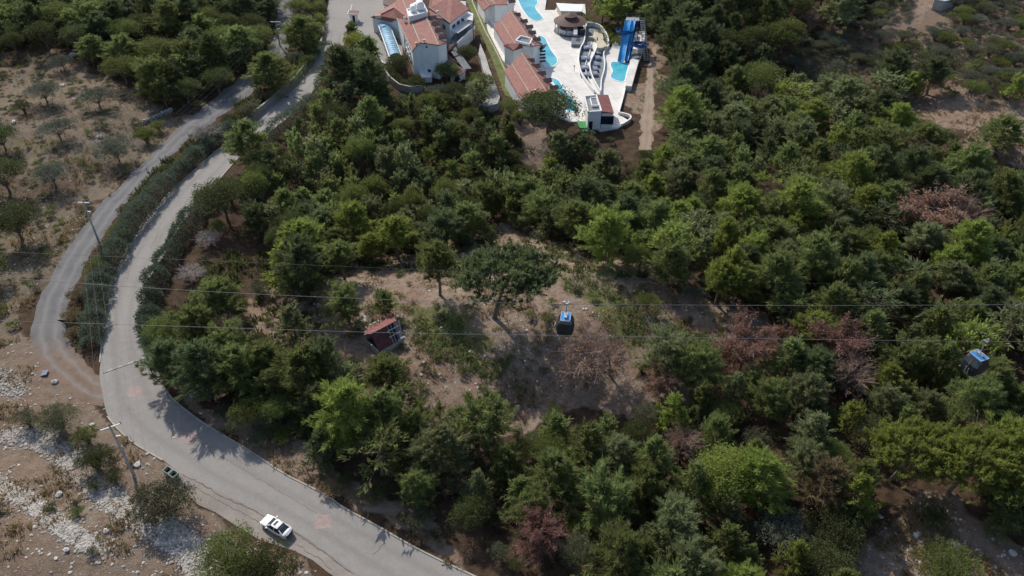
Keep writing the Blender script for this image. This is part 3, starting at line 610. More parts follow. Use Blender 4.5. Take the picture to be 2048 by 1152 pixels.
# forecourt low white wall
wp = [(743, 98), (749, 101), (752, 113), (758, 122), (766, 129), (774, 133), (781, 130)]
m = MB(); 
for k in range(len(wp)-1): m.beam(P(*wp[k])+(0, 0, .35), P(*wp[k+1])+(0, 0, .35), .3, .7)
tag(m.obj('parapet_wall', M['white_wall']), 'low white parapet wall edging the forecourt corner', 'wall')
m = MB(); m.prism([P(752, 150, .5), P(772, 140, .5), P(785, 165, .5), P(778, 172, .5), P(770, 160, .5)], .6); 
wp = [(756, 118), (764, 140), (780, 166), (800, 182), (822, 187), (845, 184)]
m = MB()
for k in range(len(wp)-1): m.beam(P(*wp[k])+(0, 0, 1.0), P(*wp[k+1])+(0, 0, 1.0), .3, 2.0)
tag(m.obj('garden_wall', M['concrete']), 'grey concrete garden wall curving below the hotel', 'wall')
def mini_car(label, p, rz, bodym, cat='car'):
    t = thing('parked_car', label, cat, p, rz, 'cars by the hotel'); m = MB()
    m.box((0, 0, .6), (1.75, 4.2, .6)); part('body', m, bodym, t); m = MB(); V = [(-.8, -1.5, .9), (.8, -1.5, .9), (.8, 1.1, .9), (-.8, 1.1, .9), (-.62, -1.1, 1.42), (.62, -1.1, 1.42), (.62, .5, 1.42), (-.62, .5, 1.42)]
    m.add(V, np.array([(0, 1, 5, 4), (1, 2, 6, 5), (2, 3, 7, 6), (3, 0, 4, 7)])); part('windows', m, M['glass'], t); m = MB(); m.box((0, -.3, 1.43), (1.22, 1.58, .04)); part('roof', m, bodym, t)
    for sx in (-1, 1):
        for sy in (-1, 1): m = MB(); m.tube([(sx*.68, sy*1.3, .31), (sx*.9, sy*1.3, .31)], .31, 12); part('wheel', m, M['black'], t)
    return t
mini_car('dark car half hidden beside the blue barrel canopy', P(765, 76)+(0, 0, .04), R(200), M['dark_metal'])
# ---- pool deck
def sheet3(name, pts, thick, mat, label=None, cat=None, kind=None, parent=None):
    b = MB(); b.prism(pts, thick); o = b.obj(name, mat, parent)
    tag(o, label, cat, None, kind); return o
DZ = .35
sheet3('pool_deck', [P(a, b, DZ) for a, b in DECKPX], 1.0, M['deck'], kind='structure')
sheet3('lawn', [P(a, b, .06) for a, b in LAWN], .3, M['lawn'], kind='structure')
def smooth(pts, n=6):
    pts = [np.array(p, float) for p in pts]; o = []; L = len(pts)
    for k in range(L):
        p0, p1, p2, p3 = pts[k-1], pts[k], pts[(k+1) % L], pts[(k+2) % L]
        for q in range(n): t = q/n; o.append(.5*((2*p1)+(-p0+p2)*t+(2*p0-5*p1+4*p2-p3)*t*t+(-p0+3*p1-3*p2+p3)*t**3))
    return o
def pool(label, pts, f):
    w3 = smooth([f(a, b, DZ+.012) for a, b in pts]); t = thing('swimming_pool', label, 'pool', (0, 0, 0), 0, 'swimming pools of the hotel')
    b = MB(); b.prism(w3, .01); part('water', b, M['water'], t)
    b = MB(); L = len(w3)
    for k in range(L): b.beam(w3[k]+(0, 0, .03), w3[(k+1) % L]+(0, 0, .03), .32, .1)
    part('coping', b, M['white_paint'], t)
pool('turquoise kidney-shaped pool at the top edge beside the white deck', [(400, -40), (420, 30), (455, 95), (500, 150), (560, 180), (620, 165), (615, 138), (575, 95), (562, 60), (580, 25), (570, -10), (520, -40)], Z2)
pool('turquoise pool between the two nearer villa blocks', [(585, 305), (640, 325), (665, 370), (695, 430), (745, 500), (742, 540), (690, 575), (640, 565), (610, 500), (590, 400), (570, 340)], Z2)
pool('narrow turquoise pool ending beside the big oak', [(690, 670), (760, 690), (800, 760), (880, 850), (918, 920), (905, 945), (850, 955), (812, 930), (790, 850), (740, 760)], Z2)
pool('turquoise splash pool at the foot of the blue water slides', [(1215, 530), (1285, 532), (1352, 545), (1340, 620), (1315, 695), (1240, 685), (1197, 655), (1215, 610), (1197, 560)], Z2)
# ---- villa blocks
def villa(label, le, l1, rg, re, zs, dorm, end=None, wallbase=None):
    t = thing('villa_block', label, 'building', (0, 0, 0), 0, 'red-roofed villa blocks by the pools')
    z1, z2, z3, z4 = zs; a0, a1 = Z2(*le[0], z1), Z2(*le[1], z1); b0, b1 = Z2(*l1[0], z2), Z2(*l1[1], z2); c0, c1 = Z2(*rg[0], z3), Z2(*rg[1], z3); d0, d1 = Z2(*re[0], z4), Z2(*re[1], z4)
    roof(t, [a0, a1, b1, b0]); roof(t, [b0, b1, c1, c0]); roof(t, [c0, c1, d1, d0]); ridge_cap(t, b0, b1, .22); ridge_cap(t, c0, c1, .22)
    body(t, [a0, a1, b1, c1, d1, d0, c0, b0], DZ-.3, 'white_wall', .45, .3)
    v = (a1-a0)[:2]; v = v/np.linalg.norm(v); o = np.array((-v[1], v[0])); o = o if o[0] > 0 else -o
    for q in dorm: dormer(t, Z2(*q, z4+.9)-np.array((*o, 0))*.7, v, o, 1.25, 1.9, .95)
    return t, v, o
v3, vv, oo = villa('nearest red-roofed villa block, partly behind the big oak', [(290, 605), (455, 880)], [(355, 545), (520, 812)], [(440, 455), (652, 782)], [(505, 475), (765, 800)], (4.2, 5.6, 7.4, 5.2), [(560, 525), (605, 572), (655, 635), (705, 695), (760, 755)])
m = MB(); m.box(Z2(555, 790, 6.8), (.4, .4, 1.6)); part('chimney', m, M['white_wall'], v3)
v2, vv, oo = villa('middle red-roofed villa block with a white-framed skylight', [(195, 210), (300, 385)], [(260, 180), (388, 380)], [(338, 85), (545, 392)], [(400, 100), (622, 382)], (4.2, 5.6, 7.4, 5.2), [(440, 135), (500, 190), (545, 238), (570, 288), (610, 345)])
sk = [Z2(432, 312, 7.3), Z2(530, 335, 7.3), Z2(508, 382, 7.3), Z2(390, 352, 7.3)]
m = MB(); 
for k in range(4): m.beam(sk[k], sk[(k+1) % 4], .3, .6)
skl = part('skylight', m, M['white_paint'], v2); m = MB(); m.prism([p-(0, 0, .15) for p in inset(sk, .2)], .1); part('skylight_glass', m, M['slate'], skl)
roof(v2, [Z2(285, 388, 5.4), Z2(370, 430, 5.4), Z2(468, 398, 5.6), Z2(442, 368, 6.4), Z2(320, 372, 6.2)])
body(v2, [Z2(288, 392, 5.2), Z2(370, 430, 5.2), Z2(468, 402, 5.2), Z2(600, 400, 5.2), Z2(540, 380, 5.2), Z2(300, 380, 5.2)], 0, 'white_wall', .25, .1)
m = MB(); m.prism([Z2(590, 395, 4.8), Z2(655, 375, 4.8), Z2(640, 400, 4.5), Z2(600, 440, 4.5)], .15); part('balcony_roof', m, M['timber'], v2)
for k in range(4): m = MB(); a = Z2(595, 440+k*28, 3.6-k*.5); m.beam(a, a+(1.6, .3, 0), .12, .5); part('balcony_rail', m, M['timber'], v2)
pt = Z2(452, 425, 3.4); m = MB(); m.prism([Z2(450, 455, 3.4), Z2(478, 425, 3.6), Z2(532, 455, 3.4), Z2(505, 470, 3.2)], .15); part('porch_roof', m, M['brown_roof'], v2)
v1, vv, oo = villa('farthest red-roofed villa block cut by the top edge of the photo', [(55, -10), (118, 88)], [(95, -30), (165, 50)], [(150, -60), (215, 38)], [(300, -80), (388, 36)], (4.2, 5.6, 6.8, 5.2), [(375, -20), (395, 20)])
body(v1, [Z2(172, 55, 5), Z2(215, 48, 6.0), Z2(345, 50, 5), Z2(345, 20, 5), Z2(180, 20, 5)], 0, 'white_wall', .1, .1)
m = MB(); m.prism([Z2(170, 180, 1.2), Z2(240, 170, 1.2), Z2(265, 200, 1.2), Z2(200, 215, 1.2)], .2); part('patio', m, M['white_paint'], v1)
# ---- gazebo
gz_ = P(1141, 62, 0); gzb = thing('pool_bar', 'round pool bar under a brown conical roof with raised cap', 'gazebo', gz_, 0)
gzb.location = (*P(1140.5, 42, 3.4)[:2], DZ)
rr = 33/(1590/proj(P(1140.5, 42, 3.4))[2])
m = MB(); m.lathe([(rr, 3.0), (rr, 3.15), (rr*.36, 4.1), (.01, 4.15)], n=40); part('roof', m, M['brown_roof'], gzb)
m = MB(); m.lathe([(rr*.33, 4.0), (rr*.33, 4.75), (rr*.42, 4.7), (rr*.42, 4.8), (.01, 5.5)], n=30); part('roof_cap', m, M['brown_roof'], gzb)
m = MB(); m.lathe([(rr*.72, 0), (rr*.72, 1.3), (rr*.62, 1.3), (rr*.62, 0)], n=36); part('bar_counter', m, M['white_wall'], gzb)
for k in range(10): m = MB(); a = k*.628; m.box((rr*.9*math.cos(a), rr*.9*math.sin(a), 1.5), (.18, .18, 3.0)); part('post', m, M['timber'], gzb)
m = MB(); m.lathe([(rr*.98, .0), (rr*.98, .02), (.01, .02)], n=36); part('floor', m, M['slate'], gzb)
# ---- flat white shed
s0 = [Z2(735, 25, 2.9), Z2(970, 38, 2.9), Z2(955, 97, 2.7), Z2(772, 92, 2.7)]
sh = thing('pool_shed', 'white flat-roofed shed behind the round pool bar', 'shed', (0, 0, 0)); roof(sh, s0, .15, 'white_paint'); body(sh, s0, 0, 'cream_wall', .3, .16)
# ---- kitchen ducts and plant patch by the bar
kt = thing('bar_annex', 'small grey annex with white louvred duct beside the pool bar', 'annex', (0, 0, 0))
m = MB(); m.prism([Z2(868, 300, DZ+.9), Z2(985, 290, DZ+.9), Z2(965, 380, DZ+.9), Z2(865, 376, DZ+.9)], .9); part('platform', m, M['slate'], kt)
m = MB(); 
for k in range(7): m.box(Z2(903-k*.6, 215+k*13, 2.6), (1.1, .35, .5))
part('duct', m, M['white_paint'], kt)
m = MB(); m.box(Z2(945, 262, 2.0), (1.9, 2.6, 1.6)); part('machine', m, M['dark_metal'], kt)
# ---- sunken lounge terraces with curved walls
def cwall(label, pts, f, h_, w_=.3, z=DZ, mat='white_wall', name='curved_wall'):
    P_ = [np.array(f(a, b, z)) for a, b in pts]; Q = []
    for k in range(len(P_)-1):
        p0, p1, p2, p3 = P_[max(k-1, 0)], P_[k], P_[k+1], P_[min(k+2, len(P_)-1)]
        for q in range(5): t = q/5; Q.append(.5*((2*p1)+(-p0+p2)*t+(2*p0-5*p1+4*p2-p3)*t*t+(-p0+3*p1-3*p2+p3)*t**3))
    Q.append(P_[-1]); b = MB()
    for k in range(len(Q)-1): b.beam(Q[k]+(0, 0, h_/2), Q[k+1]+(0, 0, h_/2), w_, h_)
    return tag(b.obj(name, M[mat]), label, 'wall', 'curved walls of the sunken terraces')
tw1 = [(990, 225), (985, 290), (972, 375), (940, 440), (925, 520), (932, 590), (955, 660), (1005, 735), (1060, 800)]
tw2 = [(1085, 345), (1083, 400), (1062, 470), (1022, 560), (1035, 650), (1070, 730), (1112, 800)]
tw3 = [(1185, 400), (1140, 470), (1148, 540), (1142, 620), (1120, 700), (1115, 795)]
tin = [(1035, 370), (1020, 460), (985, 560), (995, 640), (1030, 720), (1075, 800)]
sheet3('sunken_terrace', [Z2(a, b, DZ+.006) for a, b in tw1+tw3[::-1]+[(1180, 300), (1120, 250), (1050, 230)]], .004, M['slate'], kind='structure')
sheet3('curved_path', [Z2(a, b, DZ+.016) for a, b in tin+tw2[::-1]], .004, M['deck'], kind='structure')
cwall('long curved white wall along the main deck', tw1, Z2, 1.1); cwall('curved white wall between path and right terrace', tw2, Z2, .9); cwall('curved white wall beside the slide pool deck', tw3, Z2, .9); cwall('thin curved wall left of the curved path', tin, Z2, .5, .15)
cwall('pale wall arching round the cream patio', [(990, 225), (1060, 232), (1120, 262), (1165, 330), (1180, 390)], Z2, 1.4)
sheet3('cream_patio', [Z2(a, b, DZ+.9) for a, b in [(1060, 265), (1130, 290), (1140, 330), (1090, 350), (1050, 320), (1010, 312), (1050, 305)]], .9, M['cream_wall'], kind='structure')
m = MB(); m.prism([Z2(1085, 350, 2.0), Z2(1135, 335, 2.0), Z2(1170, 390, 2.0), Z2(1120, 410, 2.0), Z2(1085, 405, 2.0)], 1.7); tag(m.obj('terrace_kiosk', M['cream_wall']), 'small cream kiosk under the cream patio arch', 'kiosk')
lg = [(1003, 418, 'first'), (985, 508, 'second'), (975, 590, 'third'), (985, 650, 'fourth'), (1095, 460, 'fifth'), (1090, 505, 'sixth'), (1080, 560, 'seventh'), (1070, 600, 'eighth'), (1068, 640, 'ninth')]
for k, (a, b, o_) in enumerate(lg):
    big = a < 1020; p = Z2(a, b, DZ+.01); t = thing('lounge_bed', ('large' if big else 'small')+' blue lounge bed, %s from the top %s the curved path' % (['first', 'second', 'third', 'fourth', 'fifth'][k if big else k-4], 'left of' if big else 'right of'), 'lounger', p, R(6), 'lounge beds on the sunken terraces')
    s_ = 1 if big else .55; m = MB(); m.box((0, 0, .3), (2.6*s_, 2.5, .55)); part('frame', m, M['navy'], t); m = MB(); m.box((0, 0, .62), (2.0*s_, 1.9, .12)); part('mattress', m, M['blue_cloth'], t)
    m = MB(); m.lathe([(.45*s_, .7), (.45*s_, .8), (.01, .82)], n=14); part('table', m, M['frame_grey'], t)
# ---- shower post on the deck, wall lamps
t = thing('shower_post', 'thin dark shower post standing on the white deck', 'post', Z2(888, 608, DZ)); m = MB(); m.tube([(0, 0, 0), (0, 0, 1.5)], .06, 8); part('post', m, M['dark_metal'], t); m = MB(); m.lathe([(.01, 1.72), (.18, 1.65), (.2, 1.45), (.01, 1.4)], n=10); part('head', m, M['dark_metal'], t)
t = thing('shower_post', 'dark shower post near the green awning', 'post', P(1164, 238, DZ)); m = MB(); m.tube([(0, 0, 0), (0, 0, 1.4)], .06, 8); part('post', m, M['dark_metal'], t); m = MB(); m.lathe([(.01, 1.6), (.18, 1.55), (.2, 1.35), (.01, 1.3)], n=10); part('head', m, M['dark_metal'], t)
# ---- pool house
ph = thing('pool_house', 'pool house with white-framed flat roof and red sloping roof at the deck end', 'building', (0, 0, 0))
zf = 5.0; fl = [Z6(345, 460, zf), Z6(552, 437, zf), Z6(645, 722, zf), Z6(412, 735, zf)]
m = MB(); m.prism([p-(0, 0, .45) for p in fl], [0]*4 if False else 4.5); part('wall', m, M['white_wall'], ph)
m = MB(); 
for k in range(4): m.beam(fl[k]-(0, 0, .2), fl[(k+1) % 4]-(0, 0, .2), .32, .5)
part('parapet', m, M['white_paint'], ph); m = MB(); m.prism([p-(0, 0, .42) for p in inset(fl, .25)], .05); part('roof_deck', m, M['grey_roof'], ph)
hb = [Z6(445, 510, zf-.1), Z6(560, 500, zf-.1), Z6(600, 635, zf-.1), Z6(480, 640, zf-.1)]; m = MB()
for k in range(4): m.beam(hb[k], hb[(k+1) % 4], .22, .5)
hh = part('roof_hatch', m, M['white_paint'], ph); m = MB(); m.prism([p+(0, 0, .05) for p in inset(hb, .1)], .3); part('hatch_lid', m, M['grey_roof'], hh)
rf = [Z6(560, 432, 4.75), Z6(768, 440, 4.4), Z6(868, 762, 4.4), Z6(652, 735, 4.75)]; roof(ph, rf, .18, 'rust_roof')
rb = inset(rf, .4); fw = [rb[0], rb[1], rb[2], rb[3]]
m = MB(); m.prism([np.array((p[0], p[1], 4.1)) for p in rb], 4.1); part('porch_wall', m, M['white_wall'], ph)
window(ph, rb[3], rb[2], .5, 2.3, 3.2, 2.2); window(ph, fl[3], fl[2], .25, 1.3, .9, 2.1, 'door', False)
m = MB(); m.prism([P(1153, 242, .9), P(1180, 243, .9), P(1184, 256, .5), P(1160, 256, .5)], .12); aw = thing('green_awning', 'green awning below the pool deck beside the pool house', 'awning', (0, 0, 0)); part('fabric', m, M['green_awning'], aw); m = MB(); m.prism([P(1155, 250, .3), P(1180, 251, .3), P(1186, 262, .2), P(1165, 262, .2)], .1); part('lower_fabric', m, M['green_awning'], aw)
# deck edge walls at the right
cwall('straight white retaining wall along the right edge of the deck', [(1330, 735), (1300, 860), (1268, 975)], Z2, .5, .3)
cwall('short white wall closing the deck corner below the pool house', [(1268, 975), (1360, 1000), (1362, 1035), (1290, 1080)], Z2, .7, .35)
m = MB(); m.prism([Z2(1370, 500, 1.5), Z2(1442, 512, 1.5), Z2(1380, 736, 1.5), Z2(1326, 730, 1.5)], 1.5); tag(m.obj('white_platform', M['deck']), 'long white raised platform beside the slide splash pool', 'platform')
m = MB(); m.prism([Z2(1455, 320, 2.4), Z2(1490, 325, 2.4), Z2(1475, 400, 2.4), Z2(1435, 400, 2.4)], 2.4); tag(m.obj('pump_house', M['white_wall']), 'small white pump house under the right slide coil', 'shed')
sheet3('slide_apron', [Z2(a, b, DZ+.01) for a, b in [(1370, 420), (1480, 420), (1445, 510), (1370, 500), (1355, 540), (1340, 540)]], .005, M['slate'], kind='structure')
# ---- water slides
def trough(path, w_, mat, depth=.5, n=7, name='chute', parent=None):
    Q = [np.array(p, float) for p in path]; V = []; m = MB()
    T = np.gradient(np.array(Q), axis=0)
    for p, d in zip(Q, T):
        s_ = np.array((d[1], -d[0], 0)); s_ /= np.linalg.norm(s_)
        pr = [(-w_/2-.08, depth), (-w_/2, depth), (-w_/2*.8, .1), (0, 0), (w_/2*.8, .1), (w_/2, depth), (w_/2+.08, depth), (w_/2*.9, 0), (0, -.12), (-w_/2*.9, 0)]
        for a, b in pr: V.append(p+s_*a+np.array((0, 0, b)))
    k = 10; L = len(Q); F = [(i*k+j, i*k+(j+1) % k, (i+1)*k+(j+1) % k, (i+1)*k+j) for i in range(L-1) for j in range(k)]
    m.add(V, np.array(F)); return part(name, m, mat, parent)
sl = thing('water_slide', 'blue water slides with two coils running down to the splash pool', 'water slide', (0, 0, 0))
def lerp(a, b, n): return [np.array(a)*(1-t/(n-1))+np.array(b)*t/(n-1) for t in range(n)]
H0 = 8.0
tp = Z2(1352, 178, H0); bt = Z2(1286, 530, .75)
pth = [tp*(1-t)+bt*t+np.array((0, 0, .5*math.sin(t*6.28*1.5)*(1-t))) for t in np.linspace(0, 1, 24)]
trough(pth, 1.6, M['blue_slide'], .45, name='wide_chute', parent=sl)
off = np.array((2.0, 0, 0))
trough([Z2(1398, 178, H0)*(1-t)+Z2(1333, 535, .7)*t+np.array((0, 0, .4*math.sin(t*6.28*1.2))) for t in np.linspace(0, 1, 24)], 1.0, M['blue_slide'], .45, name='narrow_chute', parent=sl)
def coil(cx, cy, r, z0, z1, turns, a0, start, end, name):
    Q = list(lerp(start, np.array((cx+r*math.cos(a0), cy+r*math.sin(a0), z0)), 7))[:-1]
    Q += [np.array((cx+r*math.cos(a0+2*math.pi*turns*t), cy+r*math.sin(a0+2*math.pi*turns*t), z0+(z1-z0)*t)) for t in np.linspace(0, 1, 30)]
    Q += list(lerp(Q[-1], end, 9))[1:]; trough(Q, .85, M['blue_deep'], .55, name=name, parent=sl)
c1_ = Z2(1325, 272, 5.6); rc = 9.2/6.8*1.0
coil(c1_[0], c1_[1], 2.15, 6.3, 5.0, -1.15, R(20), Z2(1415, 180, H0-.3), Z2(1335, 530, .8), 'left_coil')
c2_ = Z2(1435, 392, 3.4)
coil(c2_[0], c2_[1], 2.0, 4.2, 2.8, 1.1, R(160), Z2(1420, 185, H0-.3), Z2(1345, 535, .8), 'right_coil')
tw = thing('slide_tower', 'steel stair tower at the top of the blue water slides', 'tower', (0, 0, 0))
q = [Z2(1330, 172, H0), Z2(1445, 178, H0), Z2(1448, 152, H0), Z2(1335, 147, H0)]
m = MB(); m.prism(q, .2); part('platform', m, M['steel'], tw)
m = MB()
for p in q: m.box((p[0], p[1], H0/2), (.22, .22, H0)); m.box((p[0], p[1], H0+.6), (.08, .08, 1.2))
for k in range(4): m.beam(q[k]+(0, 0, 1.1), q[(k+1) % 4]+(0, 0, 1.1), .07, .07); m.beam(q[k]+(0, 0, .6), q[(k+1) % 4]+(0, 0, .6), .05, .05); m.beam(np.array((q[k][0], q[k][1], .3)), q[(k+1) % 4]-(0, 0, .3), .09, .09)
part('frame', m, M['dark_metal'], tw)
m = MB(); s0_, s1_ = np.array((q[1][0]+.8, q[1][1], H0)), np.array((q[1][0]+1.6, q[1][1]-9, .4))
for k in range(24): t_ = k/23; p = s0_*(1-t_)+s1_*t_; m.box(p, (1.1, .3, .06))
for sg in (-.55, .55): m.beam(s0_+(sg, 0, 0), s1_+(sg, 0, 0), .08, .25); m.beam(s0_+(sg, 0, 1), s1_+(sg, 0, 1), .05, .05)
part('stairs', m, M['steel'], tw)
for p in (Z2(1300, 420, 0), Z2(1340, 300, 0), Z2(1395, 330, 0), Z2(1420, 420, 0), Z2(1460, 420, 0)): m = MB(); m.box((p[0], p[1], 1.4), (.2, .2, 2.8)); part('support', m, M['steel'], tw)
# ---- grey terrace with curved retaining wall below the hotel garden
gt = [Z1(1500, 500, 2.0), Z1(1560, 640, 2.0), Z1(1610, 800, 2.0), Z1(1690, 1000, 2.0), Z1(1728, 1120, 2.0), Z1(1700, 1190, 2.0), Z1(1600, 1220, 2.0), Z1(1480, 1200, 2.0), Z1(1560, 1120, 2.0), Z1(1590, 1000, 2.0), Z1(1540, 820, 2.0), Z1(1480, 620, 2.0)]
m = MB(); m.prism(gt, 2.6); tag(m.obj('terrace_ramp', M['concrete']), 'pale concrete ramp on a curved retaining wall below the lawn', 'terrace')
m = MB(); ww = [Z1(1700, 640, .4), Z1(1640, 540, .4), Z1(1490, 200, .4), Z1(1410, -10, .4)]
ww = [P(1012, 150), P(995, 112), P(970, 65), P(946, 10), P(938, -20)]
for k in range(len(ww)-1): m.beam(ww[k]+(0, 0, .4), ww[k+1]+(0, 0, .4), .2, .8)
tag(m.obj('garden_wall', M['cream_wall']), 'thin pale garden wall running along the green lawn strip', 'wall')
# far white house at the top right
fh = thing('far_house', 'distant white-roofed house cut by the top right edge', 'house', (0, 0, 0)); hz_ = float(height(*P(1890, 4)[:2]))
q = [P(1868, -2, hz_+3), P(1890, 1, hz_+3), P(1915, -2, hz_+3), P(1905, -16, hz_+3), P(1872, -16, hz_+3)]; roof(fh, q, .2, 'white_paint'); body(fh, q, hz_-2, 'concrete', .3, .2)
# building cut at the top, left of the hotel (dark roof)
tb = thing('annex_building', 'brown-roofed outbuilding beside the forecourt at the top edge', 'building', (0, 0, 0)); q = [P(766, 8, 3.5), P(778, 12, 3.5), P(806, 2, 3.5), P(815, -20, 3.5), P(768, -25, 3.5)]; roof(tb, q, .25, 'brown_roof'); body(tb, q, 0, 'white_wall', .4, .2)
# ---- retaining wall left of the upper road
rwp = [a-(b-a)/np.linalg.norm(b-a)*.5 for a, b in RD if 45 < proj(a)[1] < 262]
m = MB(); 
for k in range(len(rwp)-1): m.beam(rwp[k]+(0, 0, .85), rwp[k+1]+(0, 0, .85), .45, 1.7)
tag(m.obj('retaining_wall', M['wall_stone']), 'stone retaining wall along the left side of the upper paved road', 'wall')
def crack(pts, w_, seed, name='road_crack'):
    rg = np.random.RandomState(seed); Q = []
    for k in range(len(pts)-1):
        a, b = P(*pts[k]), P(*pts[k+1]); n_ = max(2, int(np.linalg.norm(b-a)/.5)); Q += [a+(b-a)*t+rg.randn(3)*(.07, .07, 0) for t in np.arange(n_)/n_]
    m = MB(); V = []
    for k, p in enumerate(Q):
        d = Q[min(k+1, len(Q)-1)]-Q[max(k-1, 0)]; s_ = np.array((d[1], -d[0], 0)); s_ /= np.linalg.norm(s_)+1e-6; ww = w_*(.5+rg.rand()); V += [p+s_*ww/2+(0, 0, .042), p-s_*ww/2+(0, 0, .042)]
    m.add(V, np.array([(2*k, 2*k+1, 2*k+3, 2*k+2) for k in range(len(Q)-1)])); tag(m.obj(name, M['crack']), kind='structure')
crack([(365, 949), (400, 966), (437, 988), (467, 1004), (500, 1017), (521, 1030), (560, 1052), (597, 1069), (620, 1086), (644, 1101), (670, 1122), (714, 1152)], .14, 3)
crack([(372, 962), (400, 980), (440, 1004), (480, 1024), (520, 1045), (560, 1066), (600, 1092), (640, 1120), (668, 1145)], .07, 5)
crack([(745, 1110), (762, 1094), (780, 1080)], .07, 6); crack([(300, 500), (315, 470), (318, 452)], .06, 7); crack([(255, 560), (262, 520), (280, 480), (300, 440)], .05, 8)
crack([(330, 640+200), (420, 900), (520, 960), (640, 1030)], .05, 9)
# ------------------------------------------------------------------ stone hut with broken red roof
hp = P(770, 690, 0); hp = G(772, 690); h0 = hp[2]
hut = thing('stone_hut', 'small ruined hut with dark red roof and bare rafters at its right end', 'hut', (0, 0, 0))
q2 = lambda x, y, z: P(700+x/8.864, 600+y/8.864, h0+z)
ra, rb_ = q2(225, 545, 2.9), q2(545, 480, 3.4)        # ridge-line of lit plane (left, middle)
r1, r2_, r3, r4_ = q2(235, 565, 3.0), q2(370, 600, 3.6), q2(830, 360, 3.6), q2(745, 275, 3.0)
e1, e2 = q2(520, 925, 1.15), q2(930, 690, 1.15)
up_ = lambda p, d: p+np.array((0, 0, d))
m = MB(); m.prism([r1, q2(300, 600, 3.3), r2_, r3, r4_, q2(690, 280, 2.75), q2(600, 370, 2.8), q2(400, 455, 2.8)], .1); part('upper_roof', m, M['rust_roof'], hut)
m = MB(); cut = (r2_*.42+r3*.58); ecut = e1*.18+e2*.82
m.prism([r2_-(0, 0, .05), cut-(0, 0, .05), r2_*.2+r3*.32+e1*.22+e2*.26, ecut, e1], .08); part('lower_roof', m, M['dark_red'], hut)
m = MB()
for t_ in (.62, .74, .86, .97): a = r2_*(1-t_)+r3*t_; b = e1*(1-t_)+e2*t_; m.beam(a-(0, 0, .1), b+(0, 0, .02), .07, .07)
for t_ in (.3, .6): a = (r2_*(1-t_)+e1*t_)*.45+(r3*(1-t_)+e2*t_)*.55; b = r3*(1-t_)+e2*t_; m.beam(a, b, .13, .09)
m.beam(e2+(0, 0, .05), r3+(.3, 0, .05), .12, .1); part('rafters', m, M['steel'], hut)
fp = [q2(330, 640, 2.0), q2(520, 930, 2.0), q2(925, 705, 2.0), q2(830, 370, 2.9), q2(720, 285, 2.6), q2(260, 560, 2.6)]
fp = inset([np.array((p[0], p[1], h0+2.0)) for p in (r1, e1, e2, r3, r4_)], .15); m = MB()
for k in range(5):
    a, b = fp[k], fp[(k+1) % 5]; a = np.array((a[0], a[1], h0+.3)); b = np.array((b[0], b[1], h0+.3)); m.beam(a, b, .25, 1.7 if k in (0, 1, 2) else 4.2)
part('wall', m, M['concrete'], hut)
for q in ((285, 490, 3.2), (360, 450, 3.2), (420, 415, 3.2), (450, 400, 3.2), (505, 380, 3.2)):
    m = MB(); p = q2(*q); m.lathe([(.01, -.05), (.17, 0), (.13, .12), (.01, .17)], p, 7); part('roof_stone', m, M['stone'], hut)
m = MB(); m.prism([q2(880, 670, 2.4), q2(960, 630, 2.5), q2(985, 655, 2.4), q2(915, 690, 2.3)], .05); part('loose_sheet', m, M['steel'], hut)
for k, (a, b, c_, d_) in enumerate([(195, 270, 400, 300), (200, 345, 380, 360)]):
    m = MB(); p, q = q2(a, b, .25), q2(c_, d_, .3); m.beam(p, q, .9, .12); tag(m.obj('scrap_sheet', M['concrete']), ['upper', 'lower'][k]+' pale scrap sheet on the ground behind the ruined hut', 'scrap')
